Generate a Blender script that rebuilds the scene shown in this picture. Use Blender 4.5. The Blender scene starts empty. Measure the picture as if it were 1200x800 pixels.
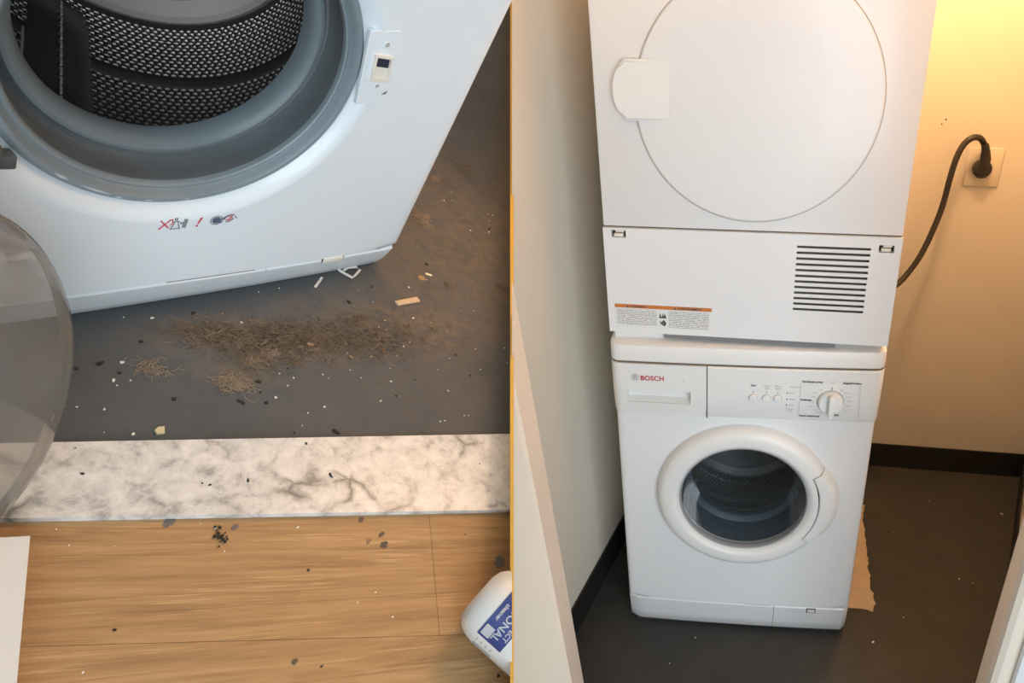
import bpy, bmesh, math, random
from mathutils import Vector, Matrix
random.seed(7)
PI = math.pi
S = bpy.context.scene
COL = S.collection

# ------------------------------------------------------------------ camera, world, lights, exposure
CAM_R = Matrix(((0.995906941, 0.030851768, -0.084956072),
                (0.089496117, -0.468065153, 0.879150418),
                (-0.012641633, -0.883155242, -0.468910447)))      # columns: image right, image down, view direction
CAM_C = Vector((-0.012286, -1.313465, 1.621431))
cam = bpy.data.cameras.new('camera')
cam.sensor_fit = 'HORIZONTAL'; cam.sensor_width = 36.0
cam.lens = 800 / 1200 * 36.0
cam.shift_x = -200 / 1200
cam.clip_start = 0.02
cam_ob = bpy.data.objects.new('camera', cam); COL.objects.link(cam_ob)
rx, dn, fw = CAM_R.col[0].copy(), CAM_R.col[1].copy(), CAM_R.col[2].copy()
m3 = Matrix((rx, -dn, -fw)).transposed()
cam_ob.matrix_world = Matrix.Translation(CAM_C) @ m3.to_4x4()
S.camera = cam_ob

w = bpy.data.worlds.new('world'); S.world = w; w.use_nodes = True
w.node_tree.nodes['Background'].inputs[0].default_value = (0.66, 0.84, 1.0, 1)
w.node_tree.nodes['Background'].inputs[1].default_value = 0.26


def area_light(name, loc, target, size, power, color):
    l = bpy.data.lights.new(name, 'AREA'); l.shape = 'RECTANGLE'; l.size, l.size_y = size
    l.energy = power; l.color = color
    o = bpy.data.objects.new(name, l); COL.objects.link(o); o.location = loc
    o.rotation_euler = (Vector(target) - Vector(loc)).to_track_quat('-Z', 'Y').to_euler()
    return o


def point_light(name, loc, power, color, radius=0.06):
    l = bpy.data.lights.new(name, 'POINT'); l.energy = power; l.color = color; l.shadow_soft_size = radius
    o = bpy.data.objects.new(name, l); COL.objects.link(o); o.location = loc
    return o


area_light('daylight_area', (1.05, -2.9, 1.45), (-0.25, -0.1, 1.0), (1.8, 2.3), 58, (0.86, 0.94, 1.0))  # added area light for daylight from behind the camera, no window known
S.view_settings.view_transform = 'Standard'
S.view_settings.look = 'None'
S.view_settings.gamma = 1
S.view_settings.use_curve_mapping = False
S.view_settings.exposure = 0.2

# the floor of the second washer stands at a slope: its own frame
ML = Matrix(((0.376964, -0.725125, 0.576274, -0.697185),
             (0.902786, 0.426740, -0.053581, -0.675342),
             (-0.207066, 0.540450, 0.815498, 1.232456),
             (0, 0, 0, 1))) @ Matrix.Translation((0, 0, 0.08))
MLI = ML.inverted()
point_light('warm_bulb', ML @ Vector((0.72, 1.30, 1.2)), 38, (1.0, 0.56, 0.24), 0.16)
point_light('closet_bulb', (0.46, 0.33, 2.10), 28, (1.0, 0.61, 0.30), 0.07)
point_light('warm_fill', (0.45, -0.95, 2.75), 4, (1.0, 0.72, 0.42), 0.15)  # added warm fill to tint the dryer front, unseen

# divider plane between the two rooms
PN = (rx + 0.25 * fw).normalized()          # points into the closet side
PC = CAM_C.copy()
PN_L = (MLI.to_3x3() @ PN).normalized(); PC_L = MLI @ PC

# ------------------------------------------------------------------ materials
MAT = {}


def nodes(name):
    m = bpy.data.materials.new(name); m.use_nodes = True
    nt = m.node_tree
    return m, nt, nt.nodes['Principled BSDF']


def mat(name, col, rough=0.5, metal=0.0, spec=0.5, var=0.0, scale=20.0, bump=0.0, bscale=60.0, coat=0.0, emit=None):
    if name in MAT:
        return MAT[name]
    m, nt, b = nodes(name)
    b.inputs['Base Color'].default_value = (*col, 1)
    b.inputs['Roughness'].default_value = rough
    b.inputs['Metallic'].default_value = metal
    b.inputs['Specular IOR Level'].default_value = spec
    b.inputs['Coat Weight'].default_value = coat
    if emit:
        b.inputs['Emission Color'].default_value = (*emit[0], 1); b.inputs['Emission Strength'].default_value = emit[1]
    tc = nt.nodes.new('ShaderNodeTexCoord')
    if var > 0:
        n = nt.nodes.new('ShaderNodeTexNoise'); n.inputs['Scale'].default_value = scale; n.inputs['Detail'].default_value = 6
        nt.links.new(tc.outputs['Object'], n.inputs['Vector'])
        mx = nt.nodes.new('ShaderNodeMixRGB')
        mx.inputs[1].default_value = (*[c * (1 - var) for c in col], 1)
        mx.inputs[2].default_value = (*[min(1, c * (1 + var)) for c in col], 1)
        nt.links.new(n.outputs['Fac'], mx.inputs[0]); nt.links.new(mx.outputs[0], b.inputs['Base Color'])
    if bump > 0:
        n = nt.nodes.new('ShaderNodeTexNoise'); n.inputs['Scale'].default_value = bscale; n.inputs['Detail'].default_value = 4
        nt.links.new(tc.outputs['Object'], n.inputs['Vector'])
        bp = nt.nodes.new('ShaderNodeBump'); bp.inputs['Strength'].default_value = bump; bp.inputs['Distance'].default_value = 0.002
        nt.links.new(n.outputs['Fac'], bp.inputs['Height']); nt.links.new(bp.outputs[0], b.inputs['Normal'])
    MAT[name] = m
    return m


def ramp(nt, fac, stops):
    r = nt.nodes.new('ShaderNodeValToRGB')
    e = r.color_ramp.elements
    while len(e) < len(stops):
        e.new(0.5)
    for k, (p, c) in enumerate(stops):
        e[k].position = p; e[k].color = (*c, 1) if len(c) == 3 else c
    nt.links.new(fac, r.inputs[0])
    return r.outputs[0]


def mix(nt, fac, a, b, mode='MIX'):
    n = nt.nodes.new('ShaderNodeMixRGB'); n.blend_type = mode
    if isinstance(fac, (int, float)):
        n.inputs[0].default_value = fac
    else:
        nt.links.new(fac, n.inputs[0])
    for k, v in ((1, a), (2, b)):
        if isinstance(v, tuple):
            n.inputs[k].default_value = (*v, 1)
        else:
            nt.links.new(v, n.inputs[k])
    return n.outputs[0]


def noise(nt, vec, scale, detail=6, rough=0.6, dist=0.0):
    n = nt.nodes.new('ShaderNodeTexNoise'); n.inputs['Scale'].default_value = scale; n.inputs['Detail'].default_value = detail
    n.inputs['Roughness'].default_value = rough; n.inputs['Distortion'].default_value = dist
    nt.links.new(vec, n.inputs['Vector'])
    return n.outputs['Fac']


def mapping(nt, src, loc=(0, 0, 0), rot=(0, 0, 0), scale=(1, 1, 1)):
    m = nt.nodes.new('ShaderNodeMapping')
    m.inputs['Location'].default_value = loc; m.inputs['Rotation'].default_value = rot; m.inputs['Scale'].default_value = scale
    nt.links.new(src, m.inputs['Vector'])
    return m.outputs[0]


def math_n(nt, op, a, b=None):
    n = nt.nodes.new('ShaderNodeMath'); n.operation = op
    for k, v in ((0, a), (1, b)):
        if v is None:
            continue
        if isinstance(v, (int, float)):
            n.inputs[k].default_value = v
        else:
            nt.links.new(v, n.inputs[k])
    return n.outputs[0]


def wood_mat():
    m, nt, b = nodes('oak_plank')
    tc = nt.nodes.new('ShaderNodeTexCoord').outputs['Object']
    v = mapping(nt, tc, rot=(0, 0, math.radians(32)))
    st = mapping(nt, v, scale=(6, 105, 6))
    fine = mapping(nt, v, scale=(16, 520, 16))
    g = noise(nt, st, 1.0, 8, 0.62, 0.6)
    f = noise(nt, fine, 1.0, 4, 0.6, 0.2)
    big = noise(nt, v, 7.0, 3)
    c = ramp(nt, g, [(0.30, (0.235, 0.138, 0.062)), (0.5, (0.385, 0.232, 0.102)), (0.68, (0.49, 0.315, 0.15))])
    c = mix(nt, math_n(nt, 'MULTIPLY', big, 0.45), c, (0.36, 0.185, 0.066))
    streak = ramp(nt, f, [(0.54, (0, 0, 0)), (0.63, (1, 1, 1))])
    mask = ramp(nt, noise(nt, mapping(nt, v, scale=(6, 40, 6)), 1.0, 3), [(0.46, (0.04, 0.04, 0.04)), (0.64, (0.6, 0.6, 0.6))])
    c = mix(nt, math_n(nt, 'MULTIPLY', streak, mask), c, (0.64, 0.43, 0.22))
    dk = ramp(nt, f, [(0.32, (0.45, 0.45, 0.45)), (0.43, (0, 0, 0))])
    c = mix(nt, dk, c, (0.24, 0.12, 0.045))
    nt.links.new(c, b.inputs['Base Color'])
    b.inputs['Roughness'].default_value = 0.5
    bp = nt.nodes.new('ShaderNodeBump'); bp.inputs['Strength'].default_value = 0.25; bp.inputs['Distance'].default_value = 0.001
    nt.links.new(f, bp.inputs['Height']); nt.links.new(bp.outputs[0], b.inputs['Normal'])
    return m


def marble_mat():
    m, nt, b = nodes('white_marble')
    tc = nt.nodes.new('ShaderNodeTexCoord').outputs['Object']
    warp = nt.nodes.new('ShaderNodeTexNoise'); warp.inputs['Scale'].default_value = 9; warp.inputs['Detail'].default_value = 5
    nt.links.new(tc, warp.inputs['Vector'])
    v = mix(nt, 0.10, tc, warp.outputs['Color'])
    vo = nt.nodes.new('ShaderNodeTexVoronoi'); vo.feature = 'DISTANCE_TO_EDGE'; vo.inputs['Scale'].default_value = 21
    vo.inputs['Randomness'].default_value = 1.0
    nt.links.new(v, vo.inputs['Vector'])
    vein = ramp(nt, vo.outputs['Distance'], [(0.0, (1, 1, 1)), (0.05, (0.45, 0.45, 0.45)), (0.13, (0, 0, 0))])
    where = ramp(nt, noise(nt, tc, 13, 5), [(0.47, (0, 0, 0)), (0.62, (1, 1, 1))])
    cloud = noise(nt, tc, 48, 9, 0.72, 0.35)
    c = ramp(nt, cloud, [(0.34, (0.36, 0.355, 0.345)), (0.46, (0.62, 0.61, 0.585)), (0.60, (0.76, 0.75, 0.72))])
    c = mix(nt, math_n(nt, 'MULTIPLY', vein, where), c, (0.17, 0.166, 0.16))
    nt.links.new(c, b.inputs['Base Color'])
    b.inputs['Roughness'].default_value = 0.3
    return m


def grey_floor_mat(name, dirty):
    m, nt, b = nodes(name)
    tc = nt.nodes.new('ShaderNodeTexCoord').outputs['Object']
    n1 = noise(nt, tc, 7, 6, 0.65)
    n2 = noise(nt, tc, 90, 6, 0.7)
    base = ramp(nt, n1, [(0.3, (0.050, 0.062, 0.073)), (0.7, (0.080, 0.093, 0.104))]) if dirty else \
        ramp(nt, n1, [(0.3, (0.031, 0.030, 0.028)), (0.7, (0.052, 0.049, 0.044))])  # light put into the grey: cool daylight if dirty, else warm lamp
    c = mix(nt, math_n(nt, 'MULTIPLY', n2, 0.35), base, (0.15, 0.14, 0.13) if dirty else (0.07, 0.066, 0.06))
    # scratches of worn paint
    sc = noise(nt, mapping(nt, tc, rot=(0, 0, math.radians(25)), scale=(22, 300, 22)), 1.0, 3, 0.5)
    scm = ramp(nt, sc, [(0.70, (0, 0, 0)), (0.76, (0.5, 0.5, 0.5))])
    c = mix(nt, scm, c, (0.24, 0.23, 0.21))
    if dirty:
        # dust trodden in; broad right patch puts warm lamp light into the colour
        dust = None
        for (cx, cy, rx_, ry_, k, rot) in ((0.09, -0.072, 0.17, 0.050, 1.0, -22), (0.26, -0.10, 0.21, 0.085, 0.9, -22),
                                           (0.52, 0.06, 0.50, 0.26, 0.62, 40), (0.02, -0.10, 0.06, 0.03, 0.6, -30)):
            mp = nt.nodes.new('ShaderNodeVectorMath'); mp.operation = 'SUBTRACT'; mp.inputs[1].default_value = (cx, cy, 0)
            nt.links.new(tc, mp.inputs[0])
            mv = mapping(nt, mp.outputs[0], rot=(0, 0, math.radians(-rot)))
            mv = mapping(nt, mv, scale=(1 / rx_, 1 / ry_, 0))
            ln = nt.nodes.new('ShaderNodeVectorMath'); ln.operation = 'LENGTH'; nt.links.new(mv, ln.inputs[0])
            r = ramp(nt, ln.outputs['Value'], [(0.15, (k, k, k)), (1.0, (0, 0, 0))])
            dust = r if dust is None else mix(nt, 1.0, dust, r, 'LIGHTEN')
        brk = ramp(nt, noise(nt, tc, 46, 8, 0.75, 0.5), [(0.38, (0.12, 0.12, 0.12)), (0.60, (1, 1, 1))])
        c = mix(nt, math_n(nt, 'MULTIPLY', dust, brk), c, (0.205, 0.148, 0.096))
        grit = ramp(nt, noise(nt, tc, 420, 2, 0.5), [(0.66, (0, 0, 0)), (0.72, (0.7, 0.7, 0.7))])
        c = mix(nt, math_n(nt, 'MULTIPLY', grit, dust), c, (0.36, 0.30, 0.22))
    nt.links.new(c, b.inputs['Base Color'])
    b.inputs['Roughness'].default_value = 0.55
    b.inputs['Specular IOR Level'].default_value = 0.35
    bp = nt.nodes.new('ShaderNodeBump'); bp.inputs['Strength'].default_value = 0.2; bp.inputs['Distance'].default_value = 0.002
    nt.links.new(n2, bp.inputs['Height']); nt.links.new(bp.outputs[0], b.inputs['Normal'])
    return m


def thin_glass(name, tint, body, gloss=0.12, body_col=(0.6, 0.6, 0.58)):
    m = bpy.data.materials.new(name); m.use_nodes = True
    nt = m.node_tree; nt.nodes.clear()
    out = nt.nodes.new('ShaderNodeOutputMaterial')
    tr = nt.nodes.new('ShaderNodeBsdfTransparent'); tr.inputs[0].default_value = (*tint, 1)
    gl = nt.nodes.new('ShaderNodeBsdfGlossy'); gl.inputs['Roughness'].default_value = 0.06
    df = nt.nodes.new('ShaderNodeBsdfDiffuse'); df.inputs[0].default_value = (*body_col, 1)
    fr = nt.nodes.new('ShaderNodeFresnel'); fr.inputs[0].default_value = 1.35
    a = nt.nodes.new('ShaderNodeMixShader'); a.inputs[0].default_value = body
    nt.links.new(tr.outputs[0], a.inputs[1]); nt.links.new(df.outputs[0], a.inputs[2])
    s = math_n(nt, 'MULTIPLY', fr.outputs[0], gloss * 5)
    b = nt.nodes.new('ShaderNodeMixShader'); nt.links.new(s, b.inputs[0])
    nt.links.new(a.outputs[0], b.inputs[1]); nt.links.new(gl.outputs[0], b.inputs[2])
    nt.links.new(b.outputs[0], out.inputs[0])
    return m


def label_print_mat():
    m, nt, b = nodes('warning_label_print')
    tc = nt.nodes.new('ShaderNodeTexCoord').outputs['Object']
    sep = nt.nodes.new('ShaderNodeSeparateXYZ'); nt.links.new(tc, sep.inputs[0])
    lines = math_n(nt, 'FRACT', math_n(nt, 'MULTIPLY', sep.outputs['Z'], 300.0))
    row = math_n(nt, 'LESS_THAN', lines, 0.5)
    words = ramp(nt, noise(nt, mapping(nt, tc, scale=(330, 1, 300)), 1.0, 1), [(0.42, (0, 0, 0)), (0.46, (1, 1, 1))])
    c = mix(nt, math_n(nt, 'MULTIPLY', math_n(nt, 'MULTIPLY', row, words), 0.75), (0.80, 0.80, 0.79), (0.16, 0.16, 0.16))
    nt.links.new(c, b.inputs['Base Color']); b.inputs['Roughness'].default_value = 0.4
    return m


WHITE = mat('white_enamel', (0.82, 0.82, 0.815), 0.32, spec=0.45, coat=0.15)
WHITEC = mat('white_enamel_blue_cast', (0.785, 0.855, 0.90), 0.32, spec=0.45, coat=0.15)  # same white enamel, cool light cast put into its colour
WHITEP = mat('white_plastic', (0.82, 0.815, 0.79), 0.38)
CREAM = mat('cream_plastic', (0.80, 0.77, 0.68), 0.45)
GREYP = mat('grey_plastic', (0.30, 0.31, 0.32), 0.5)
BLACK = mat('black_void', (0.012, 0.012, 0.013), 0.7)
DARK = mat('dark_seam', (0.05, 0.048, 0.045), 0.7)
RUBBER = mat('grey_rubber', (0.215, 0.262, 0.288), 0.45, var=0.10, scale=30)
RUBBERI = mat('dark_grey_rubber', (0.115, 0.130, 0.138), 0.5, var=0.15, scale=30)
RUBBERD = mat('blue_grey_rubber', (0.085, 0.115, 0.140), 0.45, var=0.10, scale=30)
STEEL = mat('stainless_steel', (0.72, 0.69, 0.65), 0.30, metal=0.9)
STEELD = mat('drum_steel', (0.16, 0.15, 0.145), 0.30, metal=0.9)
STEELM = mat('mid_steel', (0.30, 0.29, 0.28), 0.32, metal=0.8)
GLINT = mat('steel_glint', (0.86, 0.80, 0.74), 0.34, metal=0.3)  # reflected daylight put into a paler, less metallic steel colour
WALL = mat('cream_wall_paint', (0.74, 0.675, 0.57), 0.75, var=0.03, scale=5, bump=0.12, bscale=220)
TRIMP = mat('white_trim_paint', (0.82, 0.70, 0.57), 0.5, var=0.02)
VINYL = mat('black_vinyl', (0.018, 0.016, 0.015), 0.5, var=0.3, scale=30)
RED = mat('red_print', (0.50, 0.035, 0.045), 0.5)
REDL = mat('red_sticker_print', (0.62, 0.07, 0.10), 0.5)
GREYT = mat('grey_print', (0.42, 0.42, 0.41), 0.5)
DGREYT = mat('dark_print', (0.07, 0.07, 0.075), 0.5)
BLUEP = mat('blue_print', (0.035, 0.055, 0.20), 0.45)
BLUEG = mat('blue_grey_print', (0.10, 0.13, 0.20), 0.5)
ORANGE = mat('orange_print', (0.62, 0.20, 0.045), 0.45)
CORD = mat('brown_black_cable', (0.030, 0.022, 0.016), 0.45)
GOLD = mat('gold_trim', (0.68, 0.42, 0.085), 0.6, spec=0.2)
PAPER = mat('tan_cardboard', (0.50, 0.39, 0.27), 0.8, var=0.15, scale=25)
LINT = mat('brown_lint', (0.21, 0.155, 0.10), 0.95, var=0.35, scale=60)
LINTL = mat('pale_lint', (0.34, 0.26, 0.18), 0.95, var=0.3, scale=200)
CHIP = mat('white_chip', (0.75, 0.72, 0.65), 0.7)
FLAKE = mat('black_flake', (0.018, 0.017, 0.016), 0.8)
STICKW = mat('pale_wood_splinter', (0.66, 0.47, 0.29), 0.7, var=0.15, scale=90)
STAIN = mat('dark_smudge', (0.13, 0.09, 0.06), 0.7, var=0.4, scale=160)
BLUESM = mat('blue_grey_smudge', (0.155, 0.135, 0.125), 0.7, var=0.4, scale=160)
RUST = mat('rust', (0.17, 0.085, 0.045), 0.8, var=0.5, scale=120)
BOTTLE = mat('white_bottle_plastic', (0.72, 0.72, 0.69), 0.4)
BOARD = mat('white_board_paint', (0.70, 0.69, 0.66), 0.5, var=0.02)
WOOD = wood_mat(); MARBLE = marble_mat()
FLOOR_L = grey_floor_mat('grey_painted_floor_dust_lamplight', True)
FLOOR_R = grey_floor_mat('grey_painted_floor', False)
GLASS_CLOSED = thin_glass('door_glass', (0.66, 0.70, 0.73), 0.02, 0.08)
GLASS_OPEN = thin_glass('door_glass_bowl', (0.84, 0.84, 0.83), 0.20, 0.16, (0.50, 0.50, 0.49))
PRINT = label_print_mat()

# ------------------------------------------------------------------ helpers


def link(name, bm, m, parent=None, smooth=35, matrix=None, clip=None, nofill=False):
    if clip is not None:
        co, no = clip
        bmesh.ops.remove_doubles(bm, verts=bm.verts, dist=1e-6)
        r = bmesh.ops.bisect_plane(bm, geom=bm.verts[:] + bm.edges[:] + bm.faces[:], plane_co=co, plane_no=no, clear_outer=True, dist=1e-6)
        ed = [e for e in bm.edges if e.is_boundary and all(abs((v.co - co).dot(no)) < 1e-5 for v in e.verts)]
        if ed and not nofill:
            bmesh.ops.holes_fill(bm, edges=ed, sides=0)
    bmesh.ops.recalc_face_normals(bm, faces=bm.faces)
    me = bpy.data.meshes.new(name); bm.to_mesh(me); bm.free()
    for mm in (m if isinstance(m, (list, tuple)) else [m]):
        me.materials.append(mm)
    if smooth:
        me.shade_smooth(); me.set_sharp_from_angle(angle=math.radians(smooth))
    o = bpy.data.objects.new(name, me); COL.objects.link(o)
    if parent is not None:
        o.parent = parent
    if matrix is not None:
        o.matrix_world = matrix if parent is None else o.matrix_world
        if parent is not None:
            o.matrix_local = matrix
    return o


def thing(name, label, cat, matrix=None, group=None):
    o = bpy.data.objects.new(name, None); COL.objects.link(o); o.empty_display_size = 0.05
    if matrix is not None:
        o.matrix_world = matrix
    o['label'] = label; o['category'] = cat
    if group:
        o['group'] = group
    return o


def tag(o, label, cat, group=None):
    o['label'] = label; o['category'] = cat
    if group:
        o['group'] = group
    return o


def struct(o, label=None):
    o['kind'] = 'structure'
    if label:
        o['label'] = label
    return o


def box(bm, x0, x1, y0, y1, z0, z1, bev=0.0, seg=2):
    r = bmesh.ops.create_cube(bm, size=1.0)
    vs = r['verts']
    for v in vs:
        v.co = Vector(((x0 + x1) / 2 + v.co.x * (x1 - x0), (y0 + y1) / 2 + v.co.y * (y1 - y0), (z0 + z1) / 2 + v.co.z * (z1 - z0)))
    if bev > 0:
        es = list({e for v in vs for e in v.link_edges})
        bmesh.ops.bevel(bm, geom=es, offset=bev, segments=seg, affect='EDGES', profile=0.5)
    return bm


def new_box(*a, **k):
    return box(bmesh.new(), *a, **k)


def lathe(bm, prof, n=64, centre=None, a0=0.0, a1=2 * PI, close=True, mat_idx=None):
    """prof: (r, y[, dx, dz]); axis along y; angle measured in the xz plane"""
    rings = []
    full = abs(a1 - a0 - 2 * PI) < 1e-6
    cnt = n if full else n + 1
    cx, cy, cz = centre or (0, 0, 0)
    for p in prof:
        r, y = p[0], p[1]; dx, dz = (p[2], p[3]) if len(p) > 2 else (0, 0)
        rings.append([bm.verts.new((cx + dx + r * math.cos(a0 + (a1 - a0) * k / n), cy + y, cz + dz + r * math.sin(a0 + (a1 - a0) * k / n))) for k in range(cnt)])
    for i in range(len(rings) - 1):
        for k in range(n):
            k2 = (k + 1) % cnt
            f = bm.faces.new((rings[i][k], rings[i][k2], rings[i + 1][k2], rings[i + 1][k]))
            if mat_idx:
                f.material_index = mat_idx[i]
    return rings


def cap(bm, ring):
    try:
        return bm.faces.new(ring)
    except ValueError:
        return None


def tube(bm, pts, r, seg=8, caps=True, radii=None):
    pts = [Vector(p) for p in pts]
    rings = []
    t0 = (pts[1] - pts[0]).normalized()
    up = Vector((0, 0, 1)) if abs(t0.z) < 0.9 else Vector((1, 0, 0))
    n = t0.cross(up).normalized()
    for i, p in enumerate(pts):
        t = (pts[min(i + 1, len(pts) - 1)] - pts[max(i - 1, 0)]).normalized()
        n = (n - t * n.dot(t)).normalized(); b = t.cross(n)
        rr = radii[i] if radii else r
        rings.append([bm.verts.new(p + rr * (math.cos(2 * PI * k / seg) * n + math.sin(2 * PI * k / seg) * b)) for k in range(seg)])
    for i in range(len(rings) - 1):
        for k in range(seg):
            bm.faces.new((rings[i][k], rings[i][(k + 1) % seg], rings[i + 1][(k + 1) % seg], rings[i + 1][k]))
    if caps:
        cap(bm, rings[0]); cap(bm, rings[-1])
    return bm


def smooth_path(pts, sub=6):
    P = [Vector(p) for p in pts]; out = []
    for i in range(len(P) - 1):
        p0, p1, p2, p3 = P[max(i - 1, 0)], P[i], P[i + 1], P[min(i + 2, len(P) - 1)]
        for k in range(sub):
            t = k / sub
            out.append(0.5 * ((2 * p1) + (p2 - p0) * t + (2 * p0 - 5 * p1 + 4 * p2 - p3) * t * t + (-p0 + 3 * p1 - 3 * p2 + p3) * t ** 3))
    out.append(P[-1])
    return out


def prism(bm, poly, axis, lo, hi):
    """extrude a 2D polygon; axis 'y': poly in (x,z); axis 'z': poly in (x,y); axis 'x': poly in (y,z)"""
    def p3(a, b, c):
        return (a, c, b) if axis == 'y' else ((a, b, c) if axis == 'z' else (c, a, b))
    A = [bm.verts.new(p3(a, b, lo)) for a, b in poly]; B = [bm.verts.new(p3(a, b, hi)) for a, b in poly]
    bm.faces.new(A); bm.faces.new(B[::-1])
    n = len(poly)
    for k in range(n):
        bm.faces.new((A[k], A[(k + 1) % n], B[(k + 1) % n], B[k]))
    return bm


def strokes(bm, lines, wd, y, yf=None, th=0.0003):
    """flat strokes in the xz plane, facing -y"""
    for L in lines:
        for i in range(len(L) - 1):
            a, b = Vector(L[i]), Vector(L[i + 1]); d = (b - a)
            if d.length < 1e-7:
                continue
            d.normalize(); n = Vector((-d.y, d.x)) * wd / 2; e = d * wd * 0.3
            q = [a - e + n, b + e + n, b + e - n, a - e - n]
            prism(bm, [(p.x, p.y) for p in q], 'y', y - th, y)
    return bm


def disc_xz(bm, cx, cz, r0, r1, y, n=24, th=0.0003):
    R = []
    for yy in (y - th, y):
        for r in (r1, r0):
            R.append([bm.verts.new((cx + r * math.cos(2 * PI * k / n), yy, cz + r * math.sin(2 * PI * k / n))) for k in range(n)])
    for a, b in ((0, 1), (0, 2), (1, 3), (2, 3)):
        for k in range(n):
            bm.faces.new((R[a][k], R[a][(k + 1) % n], R[b][(k + 1) % n], R[b][k]))
    return bm


def text_bm(body, size, x, y, z, align='LEFT', rot=None, spacing=1.0, sx=1.0, thick=0.0, off=0.0):
    cu = bpy.data.curves.new('t', 'FONT'); cu.body = body; cu.size = size; cu.align_x = align; cu.space_character = spacing
    cu.extrude = thick; cu.resolution_u = 3; cu.offset = off
    ob = bpy.data.objects.new('t', cu); COL.objects.link(ob)
    dg = bpy.context.evaluated_depsgraph_get(); dg.update()
    me = bpy.data.meshes.new_from_object(ob.evaluated_get(dg))
    bm = bmesh.new(); bm.from_mesh(me)
    bpy.data.objects.remove(ob); bpy.data.curves.remove(cu); bpy.data.meshes.remove(me)
    M = Matrix.Translation((x, y, z)) @ (rot or Matrix.Rotation(PI / 2, 4, 'X')) @ Matrix.Diagonal((sx, 1, 1, 1))
    bmesh.ops.transform(bm, matrix=M, verts=bm.verts)
    return bm


def merge(dst, src):
    me = bpy.data.meshes.new('tmp'); src.to_mesh(me); src.free(); dst.from_mesh(me); bpy.data.meshes.remove(me)
    return dst


def panel_holes(bm, x0, x1, z0, z1, holes, y0, y1):
    """a slab with rectangular holes (hx0,hx1,hz0,hz1)"""
    xs = sorted({x0, x1, *[h[0] for h in holes], *[h[1] for h in holes]}); zs = sorted({z0, z1, *[h[2] for h in holes], *[h[3] for h in holes]})
    V = {}

    def v(x, y, z):
        k = (round(x, 6), y, round(z, 6))
        if k not in V:
            V[k] = bm.verts.new((x, y, z))
        return V[k]

    def solid(i, j):
        if i < 0 or j < 0 or i >= len(xs) - 1 or j >= len(zs) - 1:
            return False
        cx, cz = (xs[i] + xs[i + 1]) / 2, (zs[j] + zs[j + 1]) / 2
        return not any(h[0] < cx < h[1] and h[2] < cz < h[3] for h in holes)
    for i in range(len(xs) - 1):
        for j in range(len(zs) - 1):
            if not solid(i, j):
                continue
            a, b, c, d = xs[i], xs[i + 1], zs[j], zs[j + 1]
            bm.faces.new((v(a, y0, c), v(b, y0, c), v(b, y0, d), v(a, y0, d)))
            bm.faces.new((v(a, y1, c), v(a, y1, d), v(b, y1, d), v(b, y1, c)))
            for (ii, jj, p, q) in ((i - 1, j, (a, c), (a, d)), (i + 1, j, (b, c), (b, d)), (i, j - 1, (a, c), (b, c)), (i, j + 1, (a, d), (b, d))):
                if not solid(ii, jj):
                    bm.faces.new((v(p[0], y0, p[1]), v(q[0], y0, q[1]), v(q[0], y1, q[1]), v(p[0], y1, p[1])))
    return bm


def face_with_hole(bm, x0, z0, rh, W, zb, zt, ybow, mould, depth, n=96):
    """machine front with a round opening, continued as side walls and back"""
    ang = [2 * PI * k / n for k in range(n)]
    for cx, cz in ((-W, zb), (W, zb), (W, zt), (-W, zt)):
        a = math.atan2(cz - z0, cx - x0) % (2 * PI)
        j = min(range(len(ang)), key=lambda i: abs(ang[i] - a))
        ang[j] = a
    absr = [0, 0.003, 0.006, 0.010, 0.014, 0.018, 0.023, 0.028]
    fr = [0.12, 0.26, 0.42, 0.58, 0.74, 0.86, 0.93, 0.965, 0.985, 1.0]
    rows = [[] for _ in range(len(absr) + len(fr))]
    for a in ang:
        c, s = math.cos(a), math.sin(a)
        t = 1e9
        if c > 1e-9: t = min(t, (W - x0) / c)
        if c < -1e-9: t = min(t, (-W - x0) / c)
        if s > 1e-9: t = min(t, (zt - z0) / s)
        if s < -1e-9: t = min(t, (zb - z0) / s)
        rs = [rh + q for q in absr]
        rs += [rs[-1] + (t - rs[-1]) * f for f in fr]
        for i, r in enumerate(rs):
            x, z = x0 + r * c, z0 + r * s
            y = ybow(x) + mould(r - rh)
            e = W - abs(x)
            if e < 0.012:
                y += 0.012 - math.sqrt(max(0, 0.012 ** 2 - (0.012 - e) ** 2))
            rows[i].append(bm.verts.new((x, y, z)))
    rows.append([bm.verts.new((v.co.x, depth, v.co.z)) for v in rows[-1]])
    N = len(ang)
    for i in range(len(rows) - 1):
        for k in range(N):
            bm.faces.new((rows[i][k], rows[i][(k + 1) % N], rows[i + 1][(k + 1) % N], rows[i + 1][k]))
    cap(bm, rows[-1])
    return bm


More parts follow.
